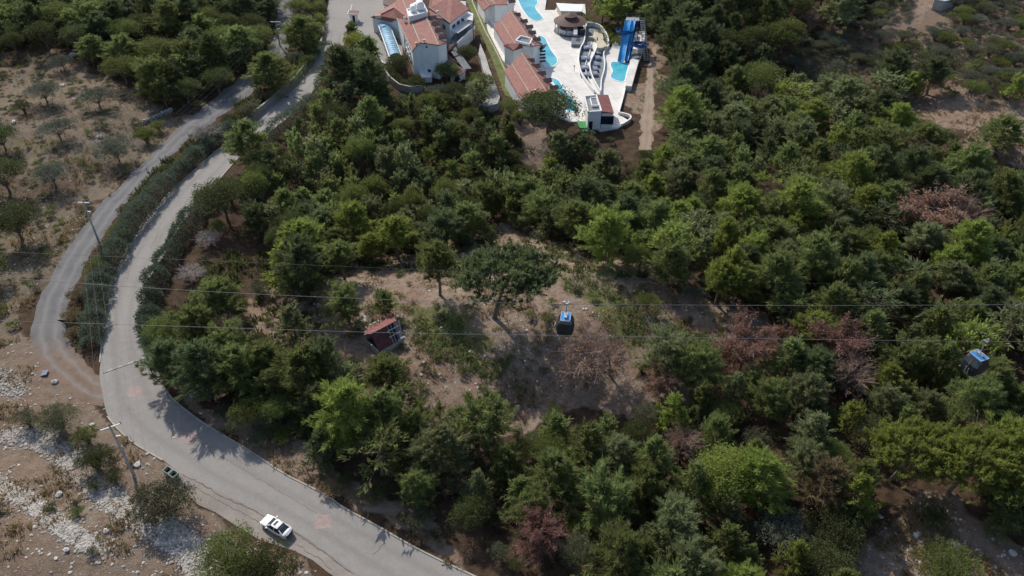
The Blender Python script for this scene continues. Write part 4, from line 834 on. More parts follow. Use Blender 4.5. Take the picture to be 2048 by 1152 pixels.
# ------------------------------------------------------------------ white car
def white_car():
    p0, p1 = P(583, 1076), P(527, 1041); c = (p0+p1)/2; rz = math.atan2(p1[1]-p0[1], p1[0]-p0[0])
    t = thing('parked_car', 'white saloon car with dark glass and sunroof parked at the road edge', 'car', (c[0], c[1], .03), rz)
    S = 1.0  # +x is the nose
    st = [(-2.38, .62, .45, .84), (-2.30, .78, .32, 1.02), (-2.0, .87, .25, 1.07), (-1.8, .89, .24, 1.07), (-1.4, .915, .22, 1.0), (-.6, .925, .22, .95), (.2, .925, .22, .93), (.9, .92, .22, .92), (1.5, .90, .24, .86), (2.0, .84, .28, .78), (2.28, .70, .33, .68), (2.40, .50, .40, .58)]
    m = MB(); V = []
    for x, hw, zl, zt in st:
        pr = [(-hw*.9, zl), (-hw, (zl+zt)/2), (-hw*.97, zt-.07), (-hw*.86, zt), (-hw*.4, zt+.045), (hw*.4, zt+.045), (hw*.86, zt), (hw*.97, zt-.07), (hw, (zl+zt)/2), (hw*.9, zl)]
        V += [(x, a, b) for a, b in pr]
    k = 10; L = len(st); F = [(i*k+j, i*k+(j+1) % k, (i+1)*k+(j+1) % k, (i+1)*k+j) for i in range(L-1) for j in range(k)]
    m.add(V, np.array(F)); m.F.append((np.array([list(range(k))]), 0, None, None)); m.F.append((np.array([list(range(L*k-1, L*k-k-1, -1))]), 0, None, None))
    m.obj('body', M['white_paint'], t, True)
    # cabin: glass shell with a white roof skin on top
    gl = [(-1.86, .64, 1.0, 1.10), (-1.25, .70, .98, 1.37), (-.75, .70, .97, 1.43), (-.1, .70, .96, 1.45), (.35, .68, .95, 1.42), (1.12, .66, .92, .94)]
    m = MB(); V = []
    for x, hw, zl, zt in gl: V += [(x, -hw-.14, zl-.03), (x, -hw+.1, zt), (x, hw-.1, zt), (x, hw+.14, zl-.03)]
    m.add(V, np.array([(i*4+j, i*4+j+1, i*4+5+j, i*4+4+j) for i in range(5) for j in range(3)])); m.obj('windows', M['glass'], t)
    m = MB(); rs = [(-.85, .57, 1.445), (-.5, .60, 1.478), (-.1, .61, 1.482), (.18, .59, 1.465), (.28, .54, 1.445)]
    V = []
    for x, hw, z in rs: V += [(x, -hw, z-.03), (x, -hw*.5, z+.02), (x, hw*.5, z+.02), (x, hw, z-.03)]
    m.add(V, np.array([(i*4+j, i*4+4+j, i*4+5+j, i*4+j+1) for i in range(4) for j in range(3)])); m.obj('roof', M['white_paint'], t, True)
    m = MB(); 
    for s_ in (-1, 1):
        m.beam((-1.2, s_*.60, 1.37), (-2.02, s_*.74, 1.03), .1, .06); m.beam((.38, s_*.58, 1.42), (1.15, s_*.74, .95), .09, .05); m.beam((-.35, s_*.66, 1.40), (-.38, s_*.82, .97), .07, .04)
    m.obj('pillars', M['white_paint'], t)
    m = MB(); m.box((-.12, 0, 1.505), (.34, .74, .02)); m.obj('sunroof', M['glass'], t)
    m = MB(); m.box((-1.62, 0, 1.215), (.03, 1.15, .02)); 
    m = MB(); m.add([(-1.78, -.60, 1.16), (-.87, -.54, 1.44), (-.87, .54, 1.44), (-1.78, .60, 1.16)], np.array([(0, 3, 2, 1)])); m.obj('rear_window', M['glass'], t)
    for s_ in (-1, 1):
        m = MB(); m.box((.78, s_*1.02, 1.0), (.16, .22, .13), R(-12*s_)); m.obj('mirror', M['white_paint'], t)
        m = MB(); m.box((2.18, s_*.62, .66), (.25, .3, .08), R(-20*s_)); m.obj('headlight', M['steel'], t)
        m = MB(); m.box((-2.32, s_*.6, .86), (.1, .34, .12), R(10*s_)); m.obj('tail_light', M['rust_roof'], t)
        for x in (-1.42, 1.42):
            m = MB(); m.tube([(x, s_*.70, .33), (x, s_*.935, .33)], .33, 18); wl = m.obj('wheel', M['black'], t); m = MB(); m.tube([(x, s_*.93, .33), (x, s_*.945, .33)], .2, 12); m.obj('rim', M['steel'], wl)
    m = MB(); m.beam((-.35, .93, .78), (-.15, .93, .78), .04, .03); m.beam((-.35, -.93, .78), (-.15, -.93, .78), .04, .03); m.obj('door_handles', M['steel'], t)
    m = MB(); m.box((-2.36, 0, .62), (.08, .9, .2)); m.obj('rear_bumper_trim', M['dark_metal'], t)
white_car()
# ------------------------------------------------------------------ two-compartment bin
c = P(345, 953); bn = thing('waste_container', 'grey-green open waste container with two compartments on the road shoulder', 'bin', (c[0], c[1], .03), R(-33))
for s_ in (-1, 1):
    m = MB(); o_ = .62*s_; w1, d1, w0, d0 = .56, .5, .46, .38; hh_ = 1.15
    ou = [(o_-w0, -d0, .12), (o_+w0, -d0, .12), (o_+w0, d0, .12), (o_-w0, d0, .12), (o_-w1, -d1, hh_), (o_+w1, -d1, hh_), (o_+w1, d1, hh_), (o_-w1, d1, hh_)]
    inn = [(o_+(x-o_)*.86, y*.86, z if z > 1 else .3) for x, y, z in ou]
    m.add(ou+inn, np.array([(3, 2, 1, 0), (0, 1, 5, 4), (1, 2, 6, 5), (2, 3, 7, 6), (3, 0, 4, 7), (8, 9, 10, 11), (9, 8, 12, 13), (10, 9, 13, 14), (11, 10, 14, 15), (8, 11, 15, 12), (4, 5, 13, 12), (5, 6, 14, 13), (6, 7, 15, 14), (7, 4, 12, 15)]))
    b = part('tub', m, M['green_bin'], bn); m = MB(); m.prism([(o_-.42, -.36, .62), (o_+.42, -.36, .62), (o_+.42, .36, .66), (o_-.42, .36, .66)], .2); part('rubbish_bags', m, M['black'], b)
m = MB(); 
for x in (-1.25, 1.25): m.beam((x, -.4, .1), (x, .4, .1), .08, .08); m.tube([(x, 0, .1), (x, 0, 1.0)], .04, 6)
part('frame', m, M['dark_metal'], bn)
# ------------------------------------------------------------------ motor scooter on the verge
c = P(499, 886); a_ = math.atan2(*(P(493, 872)-P(505, 896))[[1, 0]]); ms = thing('motor_scooter', 'dark motor scooter with white front parked in tree shade by the road', 'scooter', (c[0], c[1], .02), a_)
for x in (-.62, .68): m = MB(); a = np.linspace(0, 2*math.pi, 17); m.tube([(x+.25*math.cos(t), 0, .28+.25*math.sin(t)) for t in a], .07, 6, cap=False); wh = part('wheel', m, M['black'], ms); m = MB(); m.tube([(x, -.05, .28), (x, .05, .28)], .15, 10); part('rim', m, M['steel'], wh)
m = MB(); m.tube([(-.85, 0, .65), (-.5, 0, .72), (-.1, 0, .62), (.15, 0, .38), (.42, 0, .40), (.5, 0, .8)], [.1, .19, .17, .14, .13, .12], 8); part('body', m, M['dark_metal'], ms)
m = MB(); m.tube([(-.8, 0, .83), (-.4, 0, .86), (-.05, 0, .8)], [.1, .15, .1], 8); part('seat', m, M['black'], ms)
m = MB(); m.tube([(.45, 0, .35), (.53, 0, .75), (.50, 0, 1.0)], [.2, .22, .12], 8); part('front_shield', m, M['white_paint'], ms)
m = MB(); m.tube([(.42, -.38, 1.06), (.5, -.15, 1.03), (.5, .15, 1.03), (.42, .38, 1.06)], .03, 6); m.tube([(.5, 0, 1.03), (.7, 0, .3)], .04, 6); part('handlebar', m, M['dark_metal'], ms)
# ------------------------------------------------------------------ utility poles and wires
def catenary(a, b, sag, n=24): return [np.array(a)*(1-t)+np.array(b)*t-np.array((0, 0, 4*sag*t*(1-t))) for t in np.linspace(0, 1, n)]
def upole(bx, by, tx, ty, label, rz, arm=2.2, hh=None):
    b = P(bx, by); z = 1.0
    for z in np.arange(3, 16, .05):
        if proj((b[0], b[1], z))[1] <= ty: break
    top = P(tx, ty, z); lean = (top-b)/z; t = thing('utility_pole', label, 'pole', b, 0, 'utility poles along the gravel road')
    pt_ = lambda h: np.array((lean[0]*h, lean[1]*h, h))
    m = MB(); m.tube([pt_(h) for h in np.linspace(-.2, z, 6)], np.linspace(.23, .12, 6), 10); part('post', m, M['concrete'], t)
    d = np.array((math.cos(rz), math.sin(rz), 0)); m = MB(); m.beam(pt_(z-.25)-d*arm/2, pt_(z-.25)+d*arm/2, .14, .14); ar = part('crossarm', m, M['white_wall'], t)
    ends = []
    for s_ in (-1, 0, 1):
        p = pt_(z-.2 if s_ else z)+d*s_*(arm/2-.1); m = MB(); m.lathe([(.01, 0), (.09, .02), (.05, .08), (.1, .14), (.05, .2), (.08, .27), (.01, .3)], p, 8); part('insulator', m, M['dark_metal'], ar if s_ else t); ends.append(b+p+np.array((0, 0, .3)))
    m = MB(); q = pt_(z-2.2); m.beam(q, q+d*.9+(0, -.3, .1), .12, .1); part('bracket', m, M['white_paint'], t)
    return ends, b, z
e1_, _, _ = upole(201, 492, 166, 403, 'tall grey utility pole between gravel track and hedge, left of the road', R(-4), 2.6)
e2_, _, _ = upole(268, 950, 219, 852, 'leaning utility pole above the waste container', R(28), 2.9)
e3_, _, _ = upole(560, 92, 551, 42, 'utility pole with white crossarm beyond the forest at the top', R(-3), 3.2)
def wire(a, b, sag, label, r=.012, mat='rope'): m = MB(); m.tube(catenary(a, b, sag, 26), r, 4); tag(m.obj('power_line', M[mat]), label, 'wire', 'power lines between the utility poles')
for k, nm in enumerate(('left', 'middle', 'right')):
    wire(e2_[k], e1_[k], .8, nm+' power line from the leaning pole to the tall pole by the gravel track', .013); wire(e1_[k], e3_[k], 1.2, nm+' power line running up the gravel track to the far pole', .014); wire(e3_[k], e3_[k]+(e3_[k]-e1_[k])*.6+(14, 0, 0), .8, nm+' power line leaving the far pole over the top edge', .012)
# ------------------------------------------------------------------ ropeway
def rope(pts, r, label, mat='rope'):
    Q = []; 
    for k in range(len(pts)-1):
        p0, p1, p2, p3 = [PD(*q) for q in (pts[max(k-1, 0)], pts[k], pts[k+1], pts[min(k+2, len(pts)-1)])]
        for q in range(8): t = q/8; Q.append(.5*((2*p1)+(-p0+p2)*t+(2*p0-5*p1+4*p2-p3)*t*t+(-p0+3*p1-3*p2+p3)*t**3))
    Q.append(PD(*pts[-1])); m = MB(); m.tube(Q, r, 6); o = m.obj('ropeway_cable', M[mat]); tag(o, label, 'cable', 'cables of the ropeway'); return o
rope([(-250, 541, 92), (0, 556, 92), (433, 584, 92), (800, 600, 92), (1133, 608, 92), (1600, 611, 92), (2048, 609, 92), (2350, 604, 92)], .024, 'upper ropeway cable carrying the middle blue cabin')
rope([(-250, 630, 84), (0, 641, 84), (430, 655, 84), (800, 666, 84), (1133, 671, 84), (1500, 677, 84), (1973, 683, 84), (2350, 684, 84)], .022, 'lower ropeway cable carrying the right blue cabin')
rope([(-250, 484, 100), (0, 503, 100), (433, 522, 100), (900, 542, 100), (1300, 558, 100), (1700, 568, 100), (2350, 578, 100)], .014, 'thin dark ropeway signal cable above the two thick ones', 'dark_metal')
def cabin(px, py, dep, rz, label):
    p = PD(px, py, dep); t = thing('ropeway_cabin', label, 'cable car', p, rz, 'blue ropeway cabins')
    zt, zb_ = -2.05, -4.35
    # cabin shell: rounded box bulging at window height   (local x across, y along)
    st = [(zb_, .78, .80), (zb_+.25, .95, .95), (zb_+.9, 1.06, 1.08), (zb_+1.5, 1.02, 1.05), (zb_+1.95, .84, .92), (zt, .56, .78)]; V = []
    k = 20
    for z, a, b in st:
        for i in range(k):
            an = 2*math.pi*i/k; c_, s_ = math.cos(an), math.sin(an); e = .38; V.append((a*np.sign(c_)*abs(c_)**e, b*np.sign(s_)*abs(s_)**e, z))
    m = MB(); L = len(st); m.add(V, np.array([(i*k+j, i*k+(j+1) % k, (i+1)*k+(j+1) % k, (i+1)*k+j) for i in range(1, L-1) for j in range(k)])); m.obj('window_shell', M['glass'], t)
    m = MB(); m.add(V[:2*k], np.array([(j, (j+1) % k, k+(j+1) % k, k+j) for j in range(k)])); m.F.append((np.array([list(range(k))[::-1]]), 0, None, None)); m.obj('lower_skirt', M['blue_deep'], t)
    m = MB(); m.box((0, 0, zt+.03), (1.12, 1.5, .10)); rf_ = m.obj('roof', M['blue_roof'], t)
    m = MB()
    for s_ in (-1, 1): m.box((s_*.56, 0, zt+.06), (.06, 1.55, .12)); m.box((0, s_*.75, zt+.06), (1.1, .07, .12))
    m.box((-.10, 0, zt+.12), (.05, 1.4, .1)); m.box((.10, 0, zt+.12), (.05, 1.4, .1)); m.obj('roof_frame', M['frame_grey'], rf_)
    m = MB(); m.tube([(0, .05, zt+.1), (0, .05, -.9), (0, .22, -.45), (0, .1, -.05)], .065, 8); m.obj('hanger', M['steel'], t)
    m = MB(); m.box((0, 0, 0), (.62, .22, .2)); m.box((0, .2, .12), (.95, .07, .07)); m.box((-.25, .1, .2), (.12, .3, .12)); m.box((.25, .1, .2), (.12, .3, .12)); m.obj('grip', M['steel'], t)
    m = MB(); m.box((0, 0, zt+.3), (.34, .9, .16)); m.obj('suspension_block', M['steel'], t)
    for s_ in (-1, 1):
        m = MB(); m.tube([(s_*1.0, 0, zb_+.3), (s_*1.09, 0, zb_+.95), (s_*1.05, 0, zb_+1.5), (s_*.85, 0, zb_+2.0)], .03, 5); m.obj('door_seam', M['steel'], t)
    m = MB()
    for x in (-.3, .05): m.beam((-1.12, x, zb_+.35), (-1.22, x, zb_+1.15), .1, .05)
    m.obj('ski_rack', M['steel'], t)
    m = MB(); m.beam((-.8, -1.0, zb_+.12), (.8, -1.0, zb_+.12), .07, .06); m.beam((-.8, 1.0, zb_+.12), (.8, 1.0, zb_+.12), .07, .06); m.obj('bumper_bar', M['steel'], t)
cabin(1133, 608, 92, R(-8), 'blue-roofed cable car cabin hanging in mid-picture over the dirt clearing')
cabin(1973, 684, 84, R(22), 'blue-roofed cable car cabin hanging near the right edge over the forest')
# ------------------------------------------------------------------ speed bumps, lamps, litter
def bumpstrip(a, b, label, n, w_=.42, two=True):
    a = P(*a)+(0, 0, .06); b = P(*b)+(0, 0, .06); t = thing('speed_bump', label, 'speed bump', (0, 0, 0), 0, 'speed bumps across the paved road')
    for k in range(n): m = MB(); m.beam(a+(b-a)*(k+.03)/n, a+(b-a)*(k+.97)/n, w_, .07); part('rubber_segment', m, M['dark_metal' if k % 2 == 0 else 'concrete'], t)
bumpstrip((205, 746), (297, 714), 'black and white speed bump across the road by the gravel junction', 9)
bumpstrip((569, 194), (614, 196), 'dark speed bump across the shaded upper road', 5)
lamps = [((393, 411), 'top'), ((359, 466), 'middle'), ((326, 519), 'bottom'), ((582, 228), 'farthest')]
lm = thing('street_lamp', 'x', 'street lamp', (0, 0, 0), 0, 'small street lamps on the right kerb')
m = MB(); m.tube([(0, 0, 0), (0, 0, 2.3), (-.15, 0, 2.6)], .05, 8); part('post', m, M['steel'], lm); m = MB(); m.lathe([(.01, 2.45), (.17, 2.5), (.2, 2.65), (.01, 2.8)], (-.2, 0, 0), 10); part('lamp_head', m, M['white_paint'], lm); m = MB(); m.beam((-.3, .1, 2.7), (-.6, .5, 3.0), .45, .06); part('flag_panel', m, M['yellow'], lm)
for k, (q, nm) in enumerate(lamps):
    o = lm if k == 0 else lm.copy()
    if k:
        C.objects.link(o)
        for ch in list(lm.children): c = ch.copy(); C.objects.link(c); c.parent = o
    o.location = P(*q)+(.3, 0, 0); o['label'] = 'small street lamp with yellow panel, %s on the right kerb of the paved road' % {'top': 'third lowest', 'middle': 'second lowest', 'bottom': 'lowest', 'farthest': 'farthest'}[nm]
# light post near junction
for k, q in enumerate([(281, 686)]):
    t = thing('marker_post', 'thin white cross-armed post at the road edge above the speed bump', 'post', P(*q)); m = MB(); m.tube([(0, 0, 0), (0, 0, 1.1)], .04, 6); part('post', m, M['white_paint'], t); m = MB(); m.beam((-.4, 0, .9), (.4, 0, 1.2), .08, .05); part('arm', m, M['white_paint'], t)
# dry stone wall and boulders in the olive terraces
dsw = [(288, 247), (305, 240), (322, 232), (338, 226), (344, 221)]; m = MB(); rg = np.random.RandomState(3)
def stone_mesh(m, c, s_, rg, mi=0):
    a = rg.rand(3)*6.28; ico = np.array([(0, 0, 1), (.9, 0, .45), (.28, .85, .45), (-.72, .53, .45), (-.72, -.53, .45), (.28, -.85, .45), (.72, .53, -.45), (-.28, .85, -.45), (-.9, 0, -.45), (-.28, -.85, -.45), (.72, -.53, -.45), (0, 0, -1)])
    F = np.array([(0, 1, 2), (0, 2, 3), (0, 3, 4), (0, 4, 5), (0, 5, 1), (1, 6, 2), (2, 7, 3), (3, 8, 4), (4, 9, 5), (5, 10, 1), (6, 7, 2), (7, 8, 3), (8, 9, 4), (9, 10, 5), (10, 6, 1), (11, 7, 6), (11, 8, 7), (11, 9, 8), (11, 10, 9), (11, 6, 10)])
    V = ico*(1+.35*(rg.rand(12, 1)-.5))*np.array((1, .6+.4*rg.rand(), .5+.3*rg.rand()))*s_; co, si = math.cos(a[0]), math.sin(a[0]); V = np.stack([V[:, 0]*co-V[:, 1]*si, V[:, 0]*si+V[:, 1]*co, V[:, 2]], 1); m.add(V+np.asarray(c), F, mi)
for k in range(160):
    t_ = rg.rand()*(len(dsw)-1); i_ = int(t_); f_ = t_-i_; p = G(dsw[i_][0]*(1-f_)+dsw[i_+1][0]*f_+rg.randn()*.8, dsw[i_][1]*(1-f_)+dsw[i_+1][1]*f_+rg.randn()*.8); stone_mesh(m, p+(0, 0, rg.rand()*.8), .25+.2*rg.rand(), rg)
tag(m.obj('dry_stone_wall', M['wall_stone']), 'short dark dry stone wall in the olive terraces near the gravel track', 'wall')
bl = [(82, 148, 1.0, 'pale boulder low among the upper left olive trees'), (27, 245, 1.0, 'pale boulder at the left edge beside an olive tree'), (146, 112, 1.3, 'grey boulder below the top left forest'), (404, 210, .6, 'small pale rock beside the shaded gravel track'), (592, 582, .9, 'white rock under the dense tree left of the clearing'), (275, 930, .7, 'grey boulder beside the leaning utility pole'), (1480, 1102, 1.3, 'tall pale boulder among the bottom forest shrubs'), (1512, 1050, .6, 'small pale rock above the grey bush at the bottom'), (1832, 1070, .7, 'white rock on the bottom right bare slope, upper one'), (1910, 1093, .8, 'white rock on the bottom right bare slope above the bush'), (2025, 1107, .6, 'white rock near the right edge of the bare slope'), (110, 765, .6, 'pale flat rock beside the dirt junction'), (390, 790, .9, 'grey boulder under the pines right of the road'), (200, 275, .7, 'rock beside the lowest middle olive tree'), (212, 1063, .5, 'single white rock below the rubble band'), (133, 1100, .5, 'white rock near the bottom left edge'), (118, 990, .7, 'pale flat rock between the two rubble bands'), (185, 850, .5, 'flat rock beside the leaning pole top, left'), (125, 172, .9, 'broken grey rock between the upper olives'), (150, 200, .7, 'cracked rock in the middle of the olive terraces')]
for a, b, s_, l in bl: m = MB(); p = G(a, b); stone_mesh(m, p*0, s_, rg); o = m.obj('boulder', M['stone']); o.location = p+(0, 0, s_*.15); tag(o, l, 'rock', 'loose boulders')
t = thing('tarpaulin', 'small dark blue sheet lying beside the dirt junction', 'scrap', G(90, 748)); m = MB(); m.beam((-.5, 0, .15), (.5, .1, .35), 1.2, .06); part('sheet', m, M['blue_cloth'], t)
tag(MB().box(P(348, 875)+(0, 0, .06), (.5, .32, .02), R(10)).obj('paper_sheet', M['cream_wall']), 'white sheet lying on the road near the red paving patch', 'litter')
# rubble: uncountable broken stone
m = MB(); rg = np.random.RandomState(11); cnt = 0
for poly, nst in ((RUB1, 9500), (RUB2, 5500), (RUB3, 900)):
    xs = [p[0] for p in poly]; ys = [p[1] for p in poly]; k = 0
    while k < nst:
        a = xs and rg.uniform(min(xs), max(xs)); b = rg.uniform(min(ys), max(ys))
        if pip(a, b, poly) and a > -40 and b < 1180:
            k += 1
            if rg.rand() < .25: a += rg.randn()*13; b += rg.randn()*9
            p = P(a, b, 0)
            if vnoise(p[0], p[1], 2.2) < .12: continue
            p[2] = float(height(p[0], p[1])); stone_mesh(m, p+(0, 0, .03), .06+.24*rg.rand()**2.6, rg)
tag(m.obj('rubble_bands', M['rubble']), 'bands of pale broken limestone rubble at the bottom left', 'rubble', kind='stuff')
ROADM = [[a for a, b in L_]+[b for a, b in L_][::-1] for L_ in (ROAD, GRAVEL, TRACK)]
onroad = lambda a, b: any(pip(a, b, q_) for q_ in ROADM)
m = MB(); k = 0
for poly, nst in ((C3, 1900), (C1, 1300), (C2, 1300), (C4, 350), (C5, 260), ([(0, 380), (230, 400), (120, 560), (0, 640)], 250), ([(1560, 60), (1800, -20), (2048, 0), (2048, 230), (1700, 180)], 350)):
    xs = [p[0] for p in poly]; ys = [p[1] for p in poly]; k = 0
    while k < nst:
        a = rg.uniform(max(min(xs), -40), min(max(xs), 2090)); b = rg.uniform(min(ys), min(max(ys), 1180))
        k += 1
        if pip(a, b, poly) and not onroad(a, b): p = G(a, b); stone_mesh(m, p, .06+.26*rg.rand()**3, rg)
tag(m.obj('scattered_stones', M['stone']), 'small pale stones scattered over the bare slopes', 'stones', kind='stuff')
# ------------------------------------------------------------------ vegetation builders
def blades(rg, c, d, length, width, jitter=.5):
    """one narrow leaf-tuft quad per row: base c, direction d"""
    n = len(c); d = d+rg.randn(n, 3)*jitter; d /= np.linalg.norm(d, axis=1, keepdims=True)
    u = np.cross(d, rg.randn(n, 3)); u /= (np.linalg.norm(u, axis=1, keepdims=True)+1e-9)
    l = length*(.6+.8*rg.rand(n, 1)); w_ = width*(.6+.8*rg.rand(n, 1))
    return np.stack([c, c+d*l*.45+u*w_/2, c+d*l, c+d*l*.45-u*w_/2], 1).reshape(-1, 3)
def sph(rg, n): v = rg.randn(n, 3); return v/np.linalg.norm(v, axis=1, keepdims=True)
def pine_geo(seed, h=10., r=3.4, style='dome', per=30, nl=30, bl=.55, bw=.15, lean=0, cr=.75, thin=1.0, base=.28):
    rg = np.random.RandomState(seed); wd = MB(); cr_ = MB()
    top = np.array((lean*h+rg.randn()*.2, rg.randn()*.25, h*.93)); k = 7
    tp = np.array([top*t*np.array((1, 1, 1))+np.array((math.sin(t*5+seed)*.18*(h/10), math.cos(t*4+seed)*.15*(h/10), 0))*min(1, t*3)*(1-t*.3) for t in np.linspace(0, 1, k)]); tp[0] = (0, 0, -.4)
    wd.tube(tp, np.linspace((.022 if style != 'umbrella' else .034)*h+.03, .03, k), 7)
    at = lambda t: np.array([np.interp(t, np.linspace(0, 1, k), tp[:, q]) for q in range(3)])
    cl = []; gold = 2.39996
    for i in range(nl):
        f = (i+.5)/nl; t = base+(1-base)*f**(.9 if style != 'umbrella' else .55); p = at(min(t, .99)); a = i*gold+rg.randn()*.35
        if style == 'dome': R_ = r*min(1, .62+f*1.6)*max(0.05, 1-f)**.62*(.72+.5*rg.rand())
        elif style == 'cone': R_ = r*(1-f*.92)*(.75+.4*rg.rand())+.15
        elif style == 'irreg': R_ = r*(1-.55*f)*(.45+.8*rg.rand())
        else: R_ = r*math.sqrt(max(0.02, 1-(f*.93)**2))*(.8+.3*rg.rand())
        up = {'dome': .28+.55*f, 'cone': .15+.5*f, 'irreg': .3+.6*f, 'umbrella': .55-.1*f}[style]+rg.randn()*.08
        if style == 'umbrella': up = max(.12, (h*.97-R_*R_/(r*r)*h*.30-p[2])/max(R_, .5))
        e = p+np.array((math.cos(a)*R_, math.sin(a)*R_, R_*up*(1 if style == 'umbrella' else .8))); m_ = (p+e)/2+np.array((0, 0, -.10*R_))+rg.randn(3)*.1
        wd.tube([p, m_, e], [.012*h*(1-f*.6)*.55+.012, .035, .012], 4, cap=False)
        nc = max(2, int((3+R_*1.9)*thin))
        for q in range(nc):
            s_ = (.38 if style != 'umbrella' else .6)+.62*((q+.6)/nc if style != 'umbrella' else rg.rand()**.7)*1.0; c = (p*(1-s_)**2+2*m_*s_*(1-s_)+e*s_*s_)
            sp = .30*R_*(1.1-.35*s_)+.12; c = c+np.array((rg.randn()*sp*.6, rg.randn()*sp*.6, abs(rg.randn())*.18+rg.randn()*.1))
            cl.append(c)
    for q in range(int(5*thin)): cl.append(at(.97)+rg.randn(3)*np.array((.35, .35, .35)))
    cl = np.array(cl); n = len(cl)
    if style == 'umbrella': cl[:, 2] = np.minimum(cl[:, 2], h*1.0)
    ctr = np.array((lean*h*.7, 0, h*.5))
    rad = cr*(.55+.6*rg.rand(n, 1)); vv = .15+.7*rg.rand(n)
    outc = cl-ctr; outc[:, 2] *= .4; outc /= (np.linalg.norm(outc, axis=1, keepdims=True)+1e-6)
    ax_ = outc*(.75 if style != 'umbrella' else .45)+rg.randn(n, 3)*.38+np.array((0, 0, .62)); ax_ /= np.linalg.norm(ax_, axis=1, keepdims=True); AX = np.repeat(ax_, per, 0); RD_ = np.repeat(rad, per, 0)
    s__ = rg.rand(n*per, 1); wob = rg.randn(n*per, 3)*.30*RD_*(1.05-.75*s__)
    c = np.repeat(cl, per, 0)+AX*(s__*1.9-.75)*RD_+wob
    V = blades(rg, c, AX*1.0+wob*.9, bl, bw, .30)
    cr_.tris(V, 0, np.clip(np.repeat(vv, per)+rg.randn(n*per)*.12, 0, 1), 0.0); return wd, cr_
def bush_geo(seed, h=2.2, r=1.5, nb=14, n=2200, leaf=.17, upv=.35, trunk=False, droop=0, flat=.75):
    rg = np.random.RandomState(seed); wd = MB(); m = MB(); cs = []
    for i in range(nb):
        a = i*2.4+rg.rand(); q = math.sqrt((i+.3)/nb)*r*.68; zz = h*(.38+.34*math.sqrt(max(0, 1-(q/r)**2))*(.7+.5*rg.rand()));
        if trunk: zz = h*(.22+.44*(1-(q/r)**2)+.16*rg.rand())
        cs.append((q*math.cos(a), q*math.sin(a), zz, r*(.30+.2*rg.rand()), .15+.7*rg.rand()))
    for ib, b in enumerate(cs):
        if trunk:
            if ib == 0: wd.tube([(0, 0, -.3), (.05, .03, h*.12), (.02, 0, h*.26)], [.03*h, .024*h, .018*h], 6)
            if ib % 2 == 0: wd.tube([(.02, 0, h*.2), (b[0]*.45, b[1]*.45, h*.2+(b[2]-h*.2)*.6), (b[0], b[1], b[2])], [.011*h, .03, .012], 4, cap=False)
            continue
        wd.tube([(0, 0, -.3), (b[0]*.35, b[1]*.35, b[2]*.5), (b[0], b[1], b[2])], [.035*h**.8+.02, .03+.008*h, .012], 5, cap=False)
    per = n//nb
    for x, y, z, s_, v in cs:
        nsub = 9; sd_ = sph(rg, nsub); sd_[:, 2] = np.where(sd_[:, 2] < -.3, -sd_[:, 2], sd_[:, 2]); pick = rg.randint(0, nsub, per); d = sd_[pick]+rg.randn(per, 3)*.30; v = np.clip(v+(rg.rand(nsub)-.5)*.5, 0, 1)[pick]; d /= np.linalg.norm(d, axis=1, keepdims=True)
        _d0 = sph(rg, 1); d[:, 2] = np.where(d[:, 2] < -.55, -d[:, 2], d[:, 2]); rr_ = s_*(.55+.5*rg.rand(per, 1)**.5)*(1+.22*np.sin(d[:, :1]*6+z)*np.cos(d[:, 1:2]*5))
        c = np.array((x, y, z))+d*rr_*np.array((1, 1, flat)); c[:, 2] = np.maximum(c[:, 2], .05)
        m.tris(blades(rg, c, d+np.array((0, 0, upv)), leaf, leaf*.55, .6), 0, np.clip(v+rg.randn(per)*.15, 0, 1), 0.0)
    return wd, m
def bare_geo(seed, h=7., r=3.5, nl=16, twig=6, leaf=0, spread=.5):
    rg = np.random.RandomState(seed); wd = MB(); m = MB(); wd.tube([(0, 0, -.3), (.1, 0, h*.35), (.2, .2, h*.7), (.1, .3, h*.95)], [.16, .13, .07, .02], 6); L = []
    for i in range(nl):
        f = .22+.74*i/nl; p = np.array((.15, .15*f, h*f)); a = i*2.4+rg.randn()*.3; R_ = r*(1.1-.6*f)*(.6+.6*rg.rand())
        e = p+np.array((math.cos(a)*R_, math.sin(a)*R_, R_*(.2+spread*rg.rand()))); mm = (p+e)/2+rg.randn(3)*.2
        wd.tube([p, mm, e], [.06, .035, .012], 4, cap=False)
        for q in range(twig):
            s_ = .35+.6*rg.rand(); b = p*(1-s_)+e*s_+(mm-(p+e)/2)*4*s_*(1-s_)*.5; d = (e-p)/R_*.8+rg.randn(3)*.55+np.array((0, 0, .25)); l = .5+.9*rg.rand(); t2 = b+d*l
            wd.tube([b, b+d*l*.5+rg.randn(3)*.08, t2], [.022, .016, .008], 3, cap=False); L.append((b, t2))
            for z in range(2): d2 = d+rg.randn(3)*.7; wd.tube([b+d*l*.5, b+d*l*.5+d2*.45], [.012, .006], 3, cap=False)
    if leaf:
        A = np.array([a for a, b in L]); B_ = np.array([b for a, b in L]); n = len(L)*leaf; s_ = rg.rand(n, 1); c = np.repeat(A, leaf, 0)*(1-s_)+np.repeat(B_, leaf, 0)*s_+rg.randn(n, 3)*.16
        m.tris(blades(rg, c, rg.randn(n, 3)*.5+(0, 0, .2), .32, .10, .6), 0, rg.rand(n), 0.0)
    return wd, m
PROTO = {}
def size_of(wd, cr_):
    V = np.vstack(cr_.V if cr_.V else wd.V); q = V[V[:, 2] > V[:, 2].max()*.3]; c = np.median(q[:, :2], 0)
    return float(np.percentile(V[:, 2], 99)), float(np.percentile(np.hypot(q[:, 0]-c[0], q[:, 1]-c[1]), 93))
PB = {}
